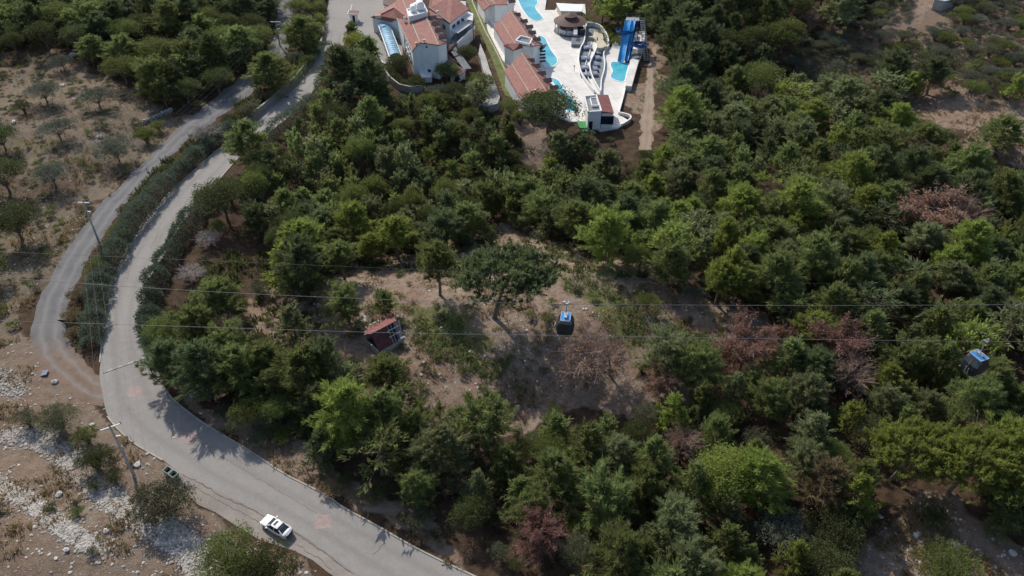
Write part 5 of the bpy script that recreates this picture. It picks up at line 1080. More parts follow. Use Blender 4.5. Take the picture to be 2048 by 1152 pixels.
def proto(name, geo):
    wd, cr_ = geo; PB[name] = size_of(wd, cr_); PROTO[name] = (wd.mesh(name+'_wood', M['bark']), cr_.mesh(name+'_leaves', M['pine_mid']) if cr_.V else None, cr_, wd)
for k in range(9): proto('dome%d' % k, pine_geo(100+k, 10, 3.6, 'dome', 44, 46, base=.16, bl=.62, bw=.09, cr=.62))
for k in range(7): proto('irreg%d' % k, pine_geo(140+k, 10, 3.6, 'irreg', 44, 42, bl=.62, bw=.09, cr=.62, lean=.05*(k-3), base=.22))
for k in range(3): proto('cone%d' % k, pine_geo(160+k, 8, 2.4, 'cone', 26, 30, base=.10, cr=.6))
for k in range(3): proto('stem%d' % k, pine_geo(180+k, 10, 3.2, 'dome', 44, 38, bl=.62, bw=.09, cr=.62, base=.44))
for k in range(4): proto('sparse%d' % k, pine_geo(170+k, 8, 2.2, 'irreg', 16, 20, base=.35, cr=.6, thin=.8))
proto('umbrella', pine_geo(191, 13, 6.8, 'umbrella', 40, 56, lean=.27, base=.46, cr=.80, thin=1.5))
for k in range(4): proto('oak%d' % k, bush_geo(200+k, 7, 3.6, 34, 8000, .21, .4, True, flat=.95))
for k in range(4): proto('shrub%d' % k, bush_geo(220+k, 2.2, 1.6, 14, 2400, .15))
for k in range(3): proto('bigbush%d' % k, bush_geo(230+k, 4.2, 3.6, 34, 9000, .19, .5))
for k in range(3): proto('olive%d' % k, bush_geo(240+k, 4.6, 2.6, 26, 5500, .17, .6, True, flat=1.0))
for k in range(2): proto('conif%d' % k, pine_geo(260+k, 4, 1.1, 'cone', 26, 26, base=.02, cr=.35, bl=.35, bw=.1))
for k in range(2): proto('bare%d' % k, bare_geo(280+k, 7, 3.0, 30, 16, 3, spread=1.0))
for k in range(3): proto('deadred%d' % k, bare_geo(290+k, 7, 3.0, 28, 10, 30, spread=.9))
# low-detail versions only used inside the far forest mass
LOW = {}
for k in range(5): LOW['dome%d' % k] = pine_geo(300+k, 10, 3.6, 'dome', 13, 24, bl=.75, bw=.26, base=.25)
for k in range(3): LOW['irreg%d' % k] = pine_geo(310+k, 10, 3.6, 'irreg', 13, 24, bl=.75, bw=.26, base=.25)
for k in range(3): LOW['shrub%d' % k] = bush_geo(320+k, 2.2, 1.6, 10, 420, .36)
for k in range(2): LOW['oak%d' % k] = bush_geo(330+k, 7, 3.6, 20, 1500, .48, .3, True)
BASE = {'stem': (10, 3.2), 'bigbush': (4.2, 3.6), 'dome': (10, 3.6), 'irreg': (10, 3.6), 'cone': (8, 2.4), 'sparse': (8, 2.2), 'umbrella': (13, 6.8), 'oak': (7, 3.6), 'shrub': (2.2, 1.6), 'olive': (4.6, 2.6), 'conif': (4, 1.1), 'bare': (7, 3.6), 'deadred': (7, 3.4)}
NV = {'stem': 3, 'bigbush': 3, 'dome': 9, 'irreg': 7, 'cone': 3, 'sparse': 4, 'umbrella': 1, 'oak': 4, 'shrub': 4, 'olive': 3, 'conif': 2, 'bare': 2, 'deadred': 3}
KIND = {'stem': ('pine_tree', 'pine tree'), 'bigbush': ('shrub', 'shrub'), 'dome': ('pine_tree', 'pine tree'), 'irreg': ('pine_tree', 'pine tree'), 'cone': ('pine_tree', 'pine tree'), 'sparse': ('pine_tree', 'pine tree'), 'umbrella': ('umbrella_pine', 'pine tree'), 'oak': ('broadleaf_tree', 'tree'), 'shrub': ('shrub', 'shrub'), 'olive': ('olive_tree', 'olive tree'), 'conif': ('garden_conifer', 'conifer'), 'bare': ('dead_tree', 'dead tree'), 'deadred': ('dead_pine', 'dead tree')}
rgT = np.random.RandomState(77); TREES = []
def put(kind, px, py, r, h, mat='pine_mid', label=None, world=None, var=None):
    p = world if world is not None else G(px, py); h = h*.82 if kind == 'olive' else h; kind = 'bigbush' if (kind == 'shrub' and r > 2.3) else kind; v = rgT.randint(NV[kind]) if var is None else var
    TREES.append(dict(kind=kind, v=v, p=np.array(p, float), r=r, h=h, mat=mat, label=label, rz=rgT.rand()*6.28)); return TREES[-1]
# ---- trees and shrubs one can point at: (kind, base px, base py, radius m, height m, material, label)
KEY = [
('umbrella', 988, 636, 7.2, 12.5, 'pine_dark', 'big umbrella pine with leaning bare trunk in the middle of the dirt clearing'),
('stem', 880, 590, 3.6, 11.5, 'pine_mid', 'tall pine with two bare trunks just left of the umbrella pine'),
('stem', 798, 520, 3.4, 10, 'pine_bright', 'bright green pine at the upper left edge of the dirt clearing'),
('stem', 750, 530, 2.6, 7.5, 'pine_bright', 'small bright pine at the clearing corner, left of the brighter taller one'),
('stem', 690, 558, 2.9, 8.5, 'pine_mid', 'pine with short visible trunk beside the pale slope above the hut'),
('dome', 612, 600, 4.2, 13.5, 'pine_dark', 'tall dense grey-green tree between the road hedge and the clearing'),
('oak', 618, 596, 3.0, 5.0, 'broad_dark', 'dark bushy tree at the foot of the tall grey-green tree'),
('irreg', 700, 646, 3.6, 7.5, 'pine_mid', 'wide pine standing right behind the red-roofed hut'),
('dome', 772, 632, 2.0, 5.5, 'pine_mid', 'small pine touching the top right side of the hut roof'),
('cone', 595, 695, 2.4, 9.0, 'pine_pale', 'slim pale young pine on the bare patch left of the hut'),
('stem', 615, 802, 3.6, 11, 'pine_mid', 'pine with a long bare dark trunk left below the hut'),
('irreg', 655, 775, 2.8, 10.5, 'pine_dark', 'dark pine directly left of the hut wall'),
('dome', 700, 880, 4.6, 12, 'pine_bright', 'broad bright green pine below the hut'),
('dome', 350, 760, 3.8, 9, 'pine_dark', 'pine right of the speed bump'), ('irreg', 400, 700, 4.0, 9, 'pine_mid', 'pine behind the tree by the speed bump'),
('dome', 420, 790, 4.4, 10.5, 'pine_dark', 'large dark pine overhanging the road bend'), ('dome', 485, 790, 4.2, 10, 'pine_mid', 'large pine in the clump above the scooter, middle'),
('irreg', 478, 735, 3.6, 9, 'pine_mid', 'pine in the clump right of the road, upper one'), ('dome', 545, 770, 3.4, 9, 'pine_mid', 'pine at the right end of the roadside clump'),
('dome', 440, 640, 3.8, 9, 'pine_mid', 'pine standing behind the hedge next to the grey brushwood'), ('irreg', 470, 622, 3.2, 7.5, 'pine_mid', 'pine left of the tall grey-green tree'),
('oak', 340, 690, 3.0, 5.5, 'broad_green', 'rounded green tree growing into the hedge end above the speed bump'),
('stem', 1430, 608, 2.9, 9, 'pine_bright', 'bright pine with thin bare trunk at the right tip of the clearing'), ('stem', 1465, 612, 2.8, 8, 'pine_bright', 'bright small pine, second at the right tip of the clearing'),
('olive', 1293, 622, 1.9, 4.0, 'broad_green', 'small round olive-green tree on the clearing right of the cabin'), ('olive', 1388, 604, 2.0, 3.6, 'olive', 'small grey olive tree at the right end of the clearing'),
('bare', 1160, 772, 4.5, 9, 'dry_leaf', 'large bare dead tree with pale branches below the blue cabin'), ('bare', 1218, 748, 3.0, 6.5, 'dry_leaf', 'bare brown dead tree right of the largest bare one'),
('deadred', 1478, 745, 4.4, 9.5, 'dry_leaf', 'red-brown dead pine at the right tip of the clearing'), ('deadred', 1660, 740, 4.2, 9, 'dry_leaf', 'brown dead pine in the forest right of the red-brown one'),
('bare', 1690, 790, 3.4, 8, 'dry_leaf', 'bare grey-brown dead tree just below the brown dead pine'), ('deadred', 1840, 475, 6.8, 9, 'dry_leaf', 'very wide brown dead pine in the right forest'),
('bare', 1915, 480, 4.8, 7.5, 'dry_leaf', 'bare grey dead tree touching the wide brown dead pine'), ('deadred', 1315, 790, 2.4, 5, 'dry_leaf', 'small rust-brown dead pine above the lower forest'),
('deadred', 1655, 420, 3.2, 6, 'dry_leaf', 'faded brown pine upper left of the wide brown dead pine'), ('deadred', 1565, 690, 2.0, 4.5, 'dry_leaf', 'small brown dead pine between two red-brown dead trees'),
('irreg', 965, 890, 4.4, 10.5, 'pine_mid', 'spreading pine with crooked bare trunk below the clearing'), ('irreg', 1335, 745, 4.0, 8.5, 'pine_pale', 'sparse grey-green pine beside the right side of the clearing'),
('sparse', 805, 840, 2.2, 8, 'pine_mid', 'thin sparse pine on the dirt slope, first of four'), ('sparse', 845, 860, 1.9, 6.5, 'pine_mid', 'thin sparse pine on the dirt slope, second of four'),
('sparse', 880, 862, 1.7, 6, 'pine_mid', 'thin sparse pine on the dirt slope, third of four'), ('sparse', 915, 880, 2.0, 6.5, 'pine_pale', 'thin sparse pine on the dirt slope, last of four'),
('cone', 1110, 880, 2.4, 6.0, 'pine_mid', 'small young pine under the bare dead tree'), ('dome', 1640, 1010, 3.4, 8.5, 'tan_leaf', 'tan-coloured fading tree in the lower right forest'),
('olive', 1560, 1090, 3.6, 5.5, 'olive', 'round grey-green bush tree at the bottom among dark shrubs'), ('oak', 1440, 1000, 4.4, 9, 'pine_bright', 'bright green broad crown left of the tan tree'),
('dome', 1510, 1010, 4.0, 10, 'pine_bright', 'bright yellow-green pine in the lower right forest'), ('umbrella', 1780, 960, 5.2, 9.0, 'pine_bright', 'yellow-green flat-topped pine at lower right, left one'),
('umbrella', 1895, 985, 5.4, 9.5, 'pine_bright', 'yellow-green flat-topped pine with dead branches at lower right'), ('dome', 2000, 960, 5.0, 11, 'pine_bright', 'bright yellow-green pine at the lower right edge'),
('umbrella', 2050, 1040, 5.0, 9.0, 'pine_bright', 'bright flat-topped pine shading the bottom right slope'), ('bare', 1935, 930, 3.4, 7.5, 'dry_leaf', 'bare dead branches between the yellow-green pines'),
('oak', 1672, 1085, 3.4, 5.5, 'broad_dark', 'dark spreading tree left of the bottom right bare slope'), ('oak', 1640, 1150, 3.6, 5, 'broad_dark', 'dark spreading tree at the bottom edge left of the bare slope'),
('shrub', 1858, 1048, 1.9, 2.4, 'broad_dark', 'dark green bush alone on the bottom right bare slope'), ('shrub', 1885, 1152, 3.6, 3.6, 'broad_green', 'large round bush at the bottom edge of the bare slope'),
('dome', 510, 345, 4.6, 12, 'pine_mid', 'pine leaning over the paved road at its upper bend'), ('oak', 455, 440, 5.2, 9, 'broad_dark', 'dark round tree hiding the paved road at the bend'),
('dome', 548, 178, 5.0, 10, 'pine_mid', 'broad pine between gravel track and paved road below the far pole'), ('dome', 612, 100, 5.4, 10, 'pine_mid', 'broad pine on the bank left of the upper road'),
('oak', 598, 40, 4.0, 6, 'broad_green', 'bushy tree on the bank near the top edge left of the road'), ('conif', 707, 78, 2.1, 4.8, 'broad_green', 'round clipped cypress beside the guard booth'),
('oak', 715, 112, 3.4, 6.5, 'pine_bright', 'yellow-green tree below the clipped cypress'), ('dome', 738, 130, 3.2, 8, 'pine_mid', 'pine beside the forecourt corner'),
('dome', 690, 200, 6.0, 14, 'pine_dark', 'very large dark pine between upper road and hotel'), ('dome', 742, 205, 4.6, 12, 'pine_dark', 'dark pine right of the very large one below the forecourt'),
('oak', 676, 262, 4.4, 7, 'broad_dark', 'dark tree beside the upper end of the right hedge'), ('oak', 1096, 268, 6.6, 10.5, 'broad_dark', 'big dark oak in front of the nearest villa block'),
('oak', 1020, 235, 2.8, 4.5, 'broad_green', 'yellow-green bush left of the nearest villa block'), ('shrub', 1040, 250, 2.2, 3.6, 'broad_green', 'bright bush at the foot of the nearest villa block'),
('oak', 800, 145, 3.6, 4.6, 'broad_dark', 'dark tree at the lower end of the blue canopy'), ('shrub', 835, 178, 2.4, 3.2, 'broad_dark', 'garden shrub in the round bed below the hotel'),
('oak', 895, 165, 3.4, 5, 'broad_green', 'green garden tree in front of the hotel gable wall'), ('oak', 935, 125, 3.0, 4.5, 'broad_dark', 'dark garden tree beside the annex pergola'),
('oak', 965, 190, 3.6, 5.5, 'broad_green', 'garden tree left of the pale concrete ramp'), ('conif', 915, 175, 1.0, 3.6, 'broad_dark', 'small conifer in front of the hotel'),
# olives on the terraces
('olive', 95, 205, 4.2, 5.6, 'olive', 'grey olive tree on the upper left terrace, left one'), ('olive', 200, 215, 4.3, 5.6, 'olive', 'grey olive tree on the upper left terrace, right one'),
('olive', 122, 278, 4.0, 5.2, 'olive', 'olive tree in the middle of the left terraces'), ('olive', 238, 322, 4.6, 6.2, 'olive', 'largest olive tree, beside the gravel track'),
('olive', 112, 372, 3.8, 5.8, 'olive', 'olive tree on the lower left terrace'), ('olive', 128, 138, 3.2, 4.2, 'olive', 'small olive tree just below the top left forest'),
('oak', 12, 300, 3.6, 5.5, 'broad_dark', 'dark tree at the left edge beside the terraces'), ('oak', 20, 385, 4.6, 7, 'broad_dark', 'dark tree at the left edge, lower one'), ('oak', 45, 480, 4.8, 7.5, 'broad_dark', 'large dark tree at the left edge above the dirt junction'),
('oak', -10, 560, 3.6, 5, 'broad_dark', 'dark tree cut by the left edge near the upper cable'),
('shrub', 50, 225, 2.0, 2.6, 'broad_dark', 'dark bush beside the left boulder'), ('shrub', 295, 285, 2.4, 3.2, 'broad_green', 'bright bush below the dry stone wall'), ('shrub', 318, 262, 1.8, 2.4, 'broad_green', 'bright bush at the right end of the dry stone wall'),
# bottom-left shrubs
('shrub', 62, 850, 2.0, 2.4, 'garrigue', 'grey-green shrub left of the leaning pole, leftmost'), ('shrub', 125, 858, 3.0, 3.4, 'garrigue', 'large grey-green shrub left of the leaning pole'), ('shrub', 178, 885, 1.9, 2.5, 'broad_green', 'bright green shrub left of the leaning pole'),
('shrub', 198, 938, 2.6, 3.0, 'broad_dark', 'dark green shrub below the bright one by the pole'), ('shrub', 233, 965, 1.4, 2.0, 'broad_dark', 'small round dark shrub at the foot of the leaning pole'), ('shrub', 193, 978, 1.3, 1.6, 'garrigue', 'small grey shrub on the edge of the rubble band'),
('shrub', 338, 1030, 3.9, 4.2, 'garrigue', 'large grey-green shrub below the waste container'), ('shrub', 462, 1140, 3.9, 4.4, 'broad_green', 'large bush left of the parked white car, left half'), ('shrub', 535, 1158, 3.7, 4.2, 'broad_dark', 'large dark bush just below the parked white car'),
('shrub', 104, 1020, .9, .9, 'broad_dark', 'small green tussock between the rubble bands'), ('shrub', 154, 1012, .8, .9, 'broad_dark', 'upper small tussock between the rubble bands'), ('shrub', 156, 1030, 1.0, .9, 'broad_green', 'lower small tussock between the rubble bands'), ('shrub', 185, 1108, .8, .9, 'garrigue', 'small grey tussock on the lower rubble'),
('shrub', 222, 912, 1.1, 1.3, 'garrigue', 'small shrub at the leaning pole foot, left'),
# roadside verge right of the gravel
('shrub', 238, 470, 2.0, 2.2, 'broad_green', 'olive-green bush between gravel track and hedge, upper'), ('shrub', 195, 545, 2.2, 2.6, 'broad_green', 'olive-green bush between gravel track and hedge, lower'), ('shrub', 205, 510, 1.5, 1.8, 'tan_leaf', 'pinkish dry bush beside the tall pole'), ('shrub', 250, 430, 1.6, 1.8, 'tan_leaf', 'dry brown bush at the gravel track edge, upper'),
('shrub', 158, 600, 1.9, 2.0, 'tan_leaf', 'dry tan bush at the gravel track edge, middle'), ('shrub', 148, 640, 1.9, 1.8, 'tan_leaf', 'dry tan bush at the gravel track edge, lower'), ('shrub', 150, 672, 1.6, 1.5, 'tan_leaf', 'lowest dry tan bush by the gravel track'),
('bare', 418, 285, 3.4, 4.6, 'bare_wood', 'heap of bare pale branches between gravel track and road'), ('shrub', 395, 300, 1.8, 1.8, 'broad_dark', 'low dark bush below the bare branches'), ('shrub', 372, 322, 1.6, 1.6, 'tan_leaf', 'dry bush left of the hedge top'),
('bare', 420, 490, 2.4, 2.4, 'bare_wood', 'grey brushwood behind the right hedge, upper'), ('bare', 385, 560, 2.4, 2.4, 'bare_wood', 'grey brushwood behind the right hedge, lower'),
('oak', 440, 470, 1.6, 3.2, 'broad_green', 'small bright bush behind the upper right hedge'),
('olive', 1942, 195, 3.0, 5.0, 'broad_green', 'lone round tree with dark shadow on the right bare slope'), ('dome', 1990, 300, 4.6, 8, 'pine_mid', 'pine standing on the bare slope near the right edge'),
('shrub', 660, 985, 1.6, 1.4, 'dry_grass', 'dry bush on the road verge above the white car'),
]
for k in KEY: put(*k)
KEYN = len(TREES)
CLEAR = [[(325, 915), (363, 940), (440, 975), (522, 1010), (600, 1055), (714, 1149), (800, 1212), (690, 1225), (625, 1135), (520, 1095), (430, 1045), (360, 1000), (330, 950)], [a for a, b in ROAD[:15]]+[b for a, b in ROAD[:15]][::-1], [a for a, b in ROAD[14:24]]+[b for a, b in ROAD[14:24]][::-1], [a for a, b in ROAD[23:]]+[b for a, b in ROAD[23:]][::-1], COURT,
 [a for a, b in GRAVEL]+[b for a, b in GRAVEL][::-1], [a for a, b in TRACK]+[b for a, b in TRACK][::-1], C1, C2, C3, C4, C5, C6, C7,
 [(735, -80), (1115, -80), (1180, 0), (1180, 50), (1225, 60), (1300, 70), (1298, 130), (1270, 250), (1235, 266), (1120, 248), (1100, 210), (1010, 205), (1003, 232), (975, 215), (990, 130), (935, 150), (850, 182), (790, 180), (750, 118)],
 [(200, 540), (300, 390), (420, 290), (560, 215), (600, 215), (430, 395), (400, 430), (330, 560), (300, 700), (205, 700), (130, 690), (190, 500)],
 [(300, 716), (345, 795), (440, 862), (510, 905), (600, 900), (640, 940), (700, 990), (830, 1075), (960, 1152), (940, 1170), (600, 1010), (300, 760)], [(1045, 262), (1085, 270), (1090, 310), (1050, 325), (1030, 300)], [(640, 620), (735, 640), (720, 720), (640, 700)], [(1160, 780), (1260, 740), (1330, 780), (1240, 830), (1110, 850)], [(345, 520), (430, 420), (500, 450), (540, 520), (470, 590), (380, 630), (330, 620)]]
HILL = [(1545, 150), (1600, 90), (1690, 60), (1740, -20), (1800, -140), (2260, -140), (2260, 215), (2048, 205), (1840, 185), (1700, 185), (1600, 190)]
GARD = [(770, 185), (1010, 235), (1060, 300), (1050, 400), (960, 410), (860, 390), (790, 350), (740, 260)]
DARK = [(1230, -100), (1740, -100), (1740, 0), (1620, 90), (1560, 190), (1500, 240), (1330, 220), (1300, 60)]
DARK2 = [(400, 300), (600, 240), (760, 300), (1040, 400), (1020, 470), (700, 480), (560, 520), (430, 420)]
TOPL = [(-200, -160), (560, -160), (548, 150), (400, 215), (-200, 130)]
BR = [(820, 840), (1300, 840), (2250, 800), (2250, 1400), (760, 1400), (760, 1100)]
TANGLE = [(560, -160), (650, -160), (650, 100), (540, 215), (470, 260), (400, 300), (345, 350), (290, 420), (240, 470), (300, 330), (440, 220), (570, 110)]
cell = {}
def near(x, y, r, k_=.70):
    cx, cy = int(x//6), int(y//6)
    for a in range(cx-2, cx+3):
        for b in range(cy-2, cy+3):
            for (u, v, q) in cell.get((a, b), ()):
                if (u-x)**2+(v-y)**2 < (k_*(q+r))**2: return True
    return False
def occ(x, y, r): cell.setdefault((int(x//6), int(y//6)), []).append((x, y, r))
for t_ in TREES: occ(t_['p'][0], t_['p'][1], t_['r']*.85)
rc_ = np.random.RandomState(2024); NC = 60000
cx_ = rc_.uniform(-235, 265, NC); cy_ = rc_.uniform(42, 345, NC); ch_ = height(cx_, cy_); bpx, bpy_, _d = proj(np.stack([cx_, cy_, ch_], 1))
ok = (bpx > -150) & (bpx < 2200) & (bpy_ > -140) & (bpy_ < 1330)
regn = {n_: pip(bpx, bpy_, p_) for n_, p_ in (('hill', HILL), ('gard', GARD), ('dark', DARK), ('dark2', DARK2), ('topl', TOPL), ('br', BR), ('tang', TANGLE))}
clr_base = np.zeros(NC, bool)
for p_ in CLEAR: clr_base |= pip(bpx, bpy_, p_)
HP, CP = gw(HOTELFLAT), None
ndom = vnoise(cx_, cy_, 17); n2_ = vnoise(cx_+500, cy_, 9)
_mx, _my = np.meshgrid(np.arange(-300, 2400, 4), np.arange(-300, 1500, 4)); CM = np.zeros(_mx.shape, bool)
for p_ in CLEAR: CM |= pip(_mx, _my, p_)
def clearhit(x, y, z, r, h):
    pts = np.array([(x, y, z+h*.62), (x-r, y, z+h*.6), (x+r, y, z+h*.6), (x, y, z+h*1.03), (x, y-r*.8, z+h*.4), (x-r*.6, y, z+h*.9), (x+r*.6, y, z+h*.9)]); a, b, _ = proj(pts)
    return CM[np.clip(((b+300)/4).astype(int), 0, CM.shape[0]-1), np.clip(((a+300)/4).astype(int), 0, CM.shape[1]-1)].any()
RM = np.zeros(_mx.shape, bool)
_rp = [a for a, b in ROAD[:11]]+[b for a, b in ROAD[:11]][::-1]; RM |= pip(_mx, _my, _rp)
SD = np.array((math.sin(-SUN_AZ)*1.0, -math.cos(SUN_AZ), 0))/math.tan(SUN_EL)
def shadehit(x, y, z, r, h):
    c = np.array((x, y, 0.))+SD*(h*.75); a, b, _ = proj(np.array([c, c+(r*.6, 0, 0), c-(r*.6, 0, 0), c-(0, r*.6, 0)]))
    return RM[np.clip(((b+300)/4).astype(int), 0, CM.shape[0]-1), np.clip(((a+300)/4).astype(int), 0, CM.shape[1]-1)].any()
def clearhit_old(x, y, z, r, h):
    pts = np.array([(x, y, z+h*.62), (x-r*.75, y, z+h*.6), (x+r*.75, y, z+h*.6), (x, y, z+h*.93), (x, y-r*.6, z+h*.4)]); a, b, _ = proj(pts)
    return any(pip(a, b, p_).any() for p_ in CLEAR)
nf = 0
for i_ in np.where(ok & ~clr_base)[0]:
    x, y, z = cx_[i_], cy_[i_], ch_[i_]; u = rc_.rand(); q = rc_.rand(); big = .8+.5*ndom[i_]
    if regn['hill'][i_]: kind = 'shrub'; r = 1.2+1.5*u; h = r*1.15; mat = ('garrigue', 'garrigue', 'broad_green', 'olive', 'garrigue')[int(q*5)]
    elif regn['gard'][i_]: kind = ('conif', 'shrub', 'oak', 'cone')[int(q*4)]; r = {'conif': 1.1, 'shrub': 1.6, 'oak': 2.4, 'cone': 1.8}[kind]*(.8+.4*u); h = {'conif': 4.5, 'shrub': 2.4, 'oak': 4, 'cone': 6}[kind]*(.8+.4*u); mat = ('pine_mid', 'broad_dark', 'broad_green', 'pine_dark')[rc_.randint(4)]
    elif regn['tang'][i_]: kind = 'oak' if q < .6 else 'shrub'; r = (2.4 if q < .6 else 1.5)*(.8+.5*u); h = (3.8 if q < .6 else 2.2)*(.8+.4*u); mat = ('broad_dark', 'garrigue', 'broad_green', 'tan_leaf')[min(3, int(u*3.6))]
    elif regn['topl'][i_]: kind = 'dome' if q < .5 else ('irreg' if q < .65 else 'oak'); r = 3.9*(.75+.5*u)*big; h = (9.5 if kind != 'oak' else 7)*(.75+.4*u); mat = ('pine_dark', 'broad_dark', 'pine_dark', 'pine_mid')[rc_.randint(4)]
    elif regn['dark'][i_]: kind = 'dome' if q < .6 else 'oak'; r = 4.4*(.75+.5*u)*big; h = (11 if kind == 'dome' else 8)*(.8+.4*u); mat = ('pine_dark', 'pine_mid', 'broad_dark', 'pine_dark')[rc_.randint(4)]
    elif regn['dark2'][i_]: kind = ('dome', 'cone', 'cone', 'irreg', 'oak')[min(4, int(q*5.2))]; r = (2.9 if kind != 'cone' else 2.3)*(.65+.55*u); h = 9.0*(.7+.45*u); mat = ('pine_dark', 'pine_mid', 'pine_mid', 'pine_pale')[rc_.randint(4)]
    elif regn['br'][i_]: kind = ('dome', 'irreg', 'cone', 'dome', 'oak', 'shrub')[min(5, int(q*5.6))]; r = {'dome': 3.2, 'irreg': 3.3, 'oak': 2.6, 'shrub': 1.8, 'cone': 2.3}[kind]*(.7+.6*u); h = {'dome': 8.5, 'irreg': 8.5, 'cone': 8, 'oak': 4.6, 'shrub': 2.6}[kind]*(.75+.5*u); mat = ('pine_mid', 'pine_bright', 'pine_mid', 'pine_pale')[rc_.randint(4)] if kind in ('dome', 'irreg', 'cone') else ('broad_dark', 'broad_green', 'garrigue')[rc_.randint(3)]
    else: kind = ('dome', 'irreg', 'dome', 'cone', 'stem', 'sparse', 'oak')[min(6, int(q*6.3))]; r = {'cone': 2.4, 'oak': 2.4, 'sparse': 4.8}.get(kind, 3.6)*(.7+.55*u)*big; h = {'cone': 8.5, 'oak': 4.5, 'sparse': 9}.get(kind, 10)*(.75+.45*u); mat = ('pine_mid', 'pine_mid', 'pine_bright', 'pine_pale', 'pine_dark')[rc_.randint(5)] if n2_[i_] > .35 else ('pine_mid', 'pine_dark')[rc_.randint(2)]
    if not (regn['hill'][i_] or regn['gard'][i_] or regn['tang'][i_] or regn['topl'][i_]) and rc_.rand() < .012: kind = 'bare' if q < .45 else 'deadred'; r = 1.9+1.2*u; h = 6+2*u; mat = 'dry_leaf' if q < .8 else 'tan_leaf'
    if kind == 'oak' and mat.startswith('pine'): mat = 'broad_dark' if u < .6 else 'broad_green'
    if near(x, y, r, .56 if regn['hill'][i_] else .68): continue
    if sdist(np.array([x]), np.array([y]), W_HOTEL)[0] < -25 and not regn['gard'][i_]: pass
    if clearhit(x, y, z, r, h) or shadehit(x, y, z, r, h): continue
    occ(x, y, r); put(kind, 0, 0, r, h, mat, None, (x, y, z)); nf += 1
# second pass: small understory shrubs where gaps are left, and shrubs sprinkled over the bare slopes
for i_ in np.where(ok)[0][::-1]:
    x, y, z = cx_[i_], cy_[i_], ch_[i_]
    if clr_base[i_]:
        pr_ = .20 if pip(bpx[i_:i_+1], bpy_[i_:i_+1], C2)[0] else (.12 if pip(bpx[i_:i_+1], bpy_[i_:i_+1], C1)[0] else 0)
        if rc_.rand() > pr_: continue
        r = .5+.7*rc_.rand(); 
        if near(x, y, r*1.3): continue
        occ(x, y, r); put('shrub', 0, 0, r, r*.95, ('garrigue', 'broad_green', 'herb', 'garrigue')[rc_.randint(4)], None, (x, y, z)); continue
    if rc_.rand() > .35 or regn['hill'][i_]: continue
    r = 1.0+.9*rc_.rand()
    if near(x, y, r*.75) or clearhit(x, y, z, r, r*1.2): continue
    occ(x, y, r); put('shrub', 0, 0, r, r*1.3, ('broad_dark', 'garrigue', 'broad_green', 'broad_dark')[rc_.randint(4)], None, (x, y, z))
# ---- which are individuals, which go to the mass
LAND = [(1133, 640, 'the middle blue cable car'), (1950, 705, 'the right-hand blue cable car'), (770, 670, 'the ruined red-roofed hut'), (555, 1057, 'the parked white car'), (1010, 545, 'the umbrella pine'), (1475, 665, 'the red-brown dead pine'),
 (1860, 430, 'the wide brown dead pine'), (345, 945, 'the waste container'), (250, 730, 'the speed bump'), (200, 490, 'the tall grey utility pole'), (558, 70, 'the far utility pole'), (1225, 240, 'the pool house'), (1100, 200, 'the big dark oak'), (1275, 60, 'the blue water slides'),
 (850, 120, 'the hotel gable wall'), (1290, 210, 'the dirt track by the pools'), (1942, 180, 'the lone tree on the right slope'), (1665, 650, 'the brown dead pine'), (1780, 1080, 'the bottom right bare slope'), (1620, 930, 'the tan fading tree'), (1550, 1050, 'the round grey bush'),
 (480, 830, 'the shaded scooter'), (235, 300, 'the largest olive tree'), (0, 0, 'the top left corner'), (2047, 0, 'the top right corner'), (2047, 1151, 'the bottom right corner'), (930, 1151, 'the road end at the bottom'), (1388, 580, 'the small grey olive tree'), (500, 250, 'the road bend under the leaning pine'), (720, 40, 'the guard booth'), (1250, 1151, 'the bottom edge centre'), (1600, 300, 'the dark ravine'), (2047, 560, 'the right edge middle'), (1170, 690, 'the big bare dead tree')]
DIRS = ['right of', 'upper right of', 'above', 'upper left of', 'left of', 'lower left of', 'below', 'lower right of']
ORD = ['nearest', 'second nearest', 'third nearest', 'fourth nearest', 'fifth nearest', 'sixth nearest', 'seventh nearest', 'eighth nearest', 'ninth nearest', 'tenth nearest', 'eleventh nearest', 'twelfth nearest', 'thirteenth nearest', 'fourteenth nearest', 'fifteenth nearest']+[q+' nearest' for q in 'sixteenth seventeenth eighteenth nineteenth twentieth twenty-first twenty-second twenty-third twenty-fourth twenty-fifth twenty-sixth twenty-seventh twenty-eighth twenty-ninth thirtieth'.split()]
TONE = {'pine_mid': 'mid-green', 'pine_bright': 'bright green', 'pine_dark': 'dark green', 'pine_pale': 'pale grey-green', 'broad_dark': 'dark', 'broad_green': 'olive-green', 'olive': 'silvery', 'garrigue': 'grey-green', 'tan_leaf': 'tan', 'herb': 'yellow-green', 'dry_leaf': 'brown', 'dry_grass': 'straw'}
for t_ in TREES:
    c = t_['p']+np.array((0, 0, t_['h']*.6)); a, b, d_ = proj(c); t_['c'] = (float(a), float(b)); t_['size'] = t_['r']/d_
    t_['in'] = -25 < a < 2073 and -22 < b < 1172
bykind = {}
for k, t_ in enumerate(TREES):
    t_['ind'] = k < KEYN
    if k >= KEYN and t_['in']: bykind.setdefault(KIND[t_['kind']][0], []).append(t_)
for nm, L in bykind.items():
    L.sort(key=lambda q: -q['size']); quota = 292-sum(1 for t_ in TREES[:KEYN] if KIND[t_['kind']][0] == nm)
    for t_ in L[:quota]: t_['ind'] = True
bins = {}
for t_ in TREES:
    if t_['ind'] and not t_['label']:
        a, b = t_['c']; l = min(LAND, key=lambda q: (q[0]-a)**2+(q[1]-b)**2); dx, dy = a-l[0], l[1]-b
        o_ = int(round(math.degrees(math.atan2(dy, dx))/45)) % 8; bins.setdefault((KIND[t_['kind']][1], l[2], o_), []).append((math.hypot(dx, dy), t_))
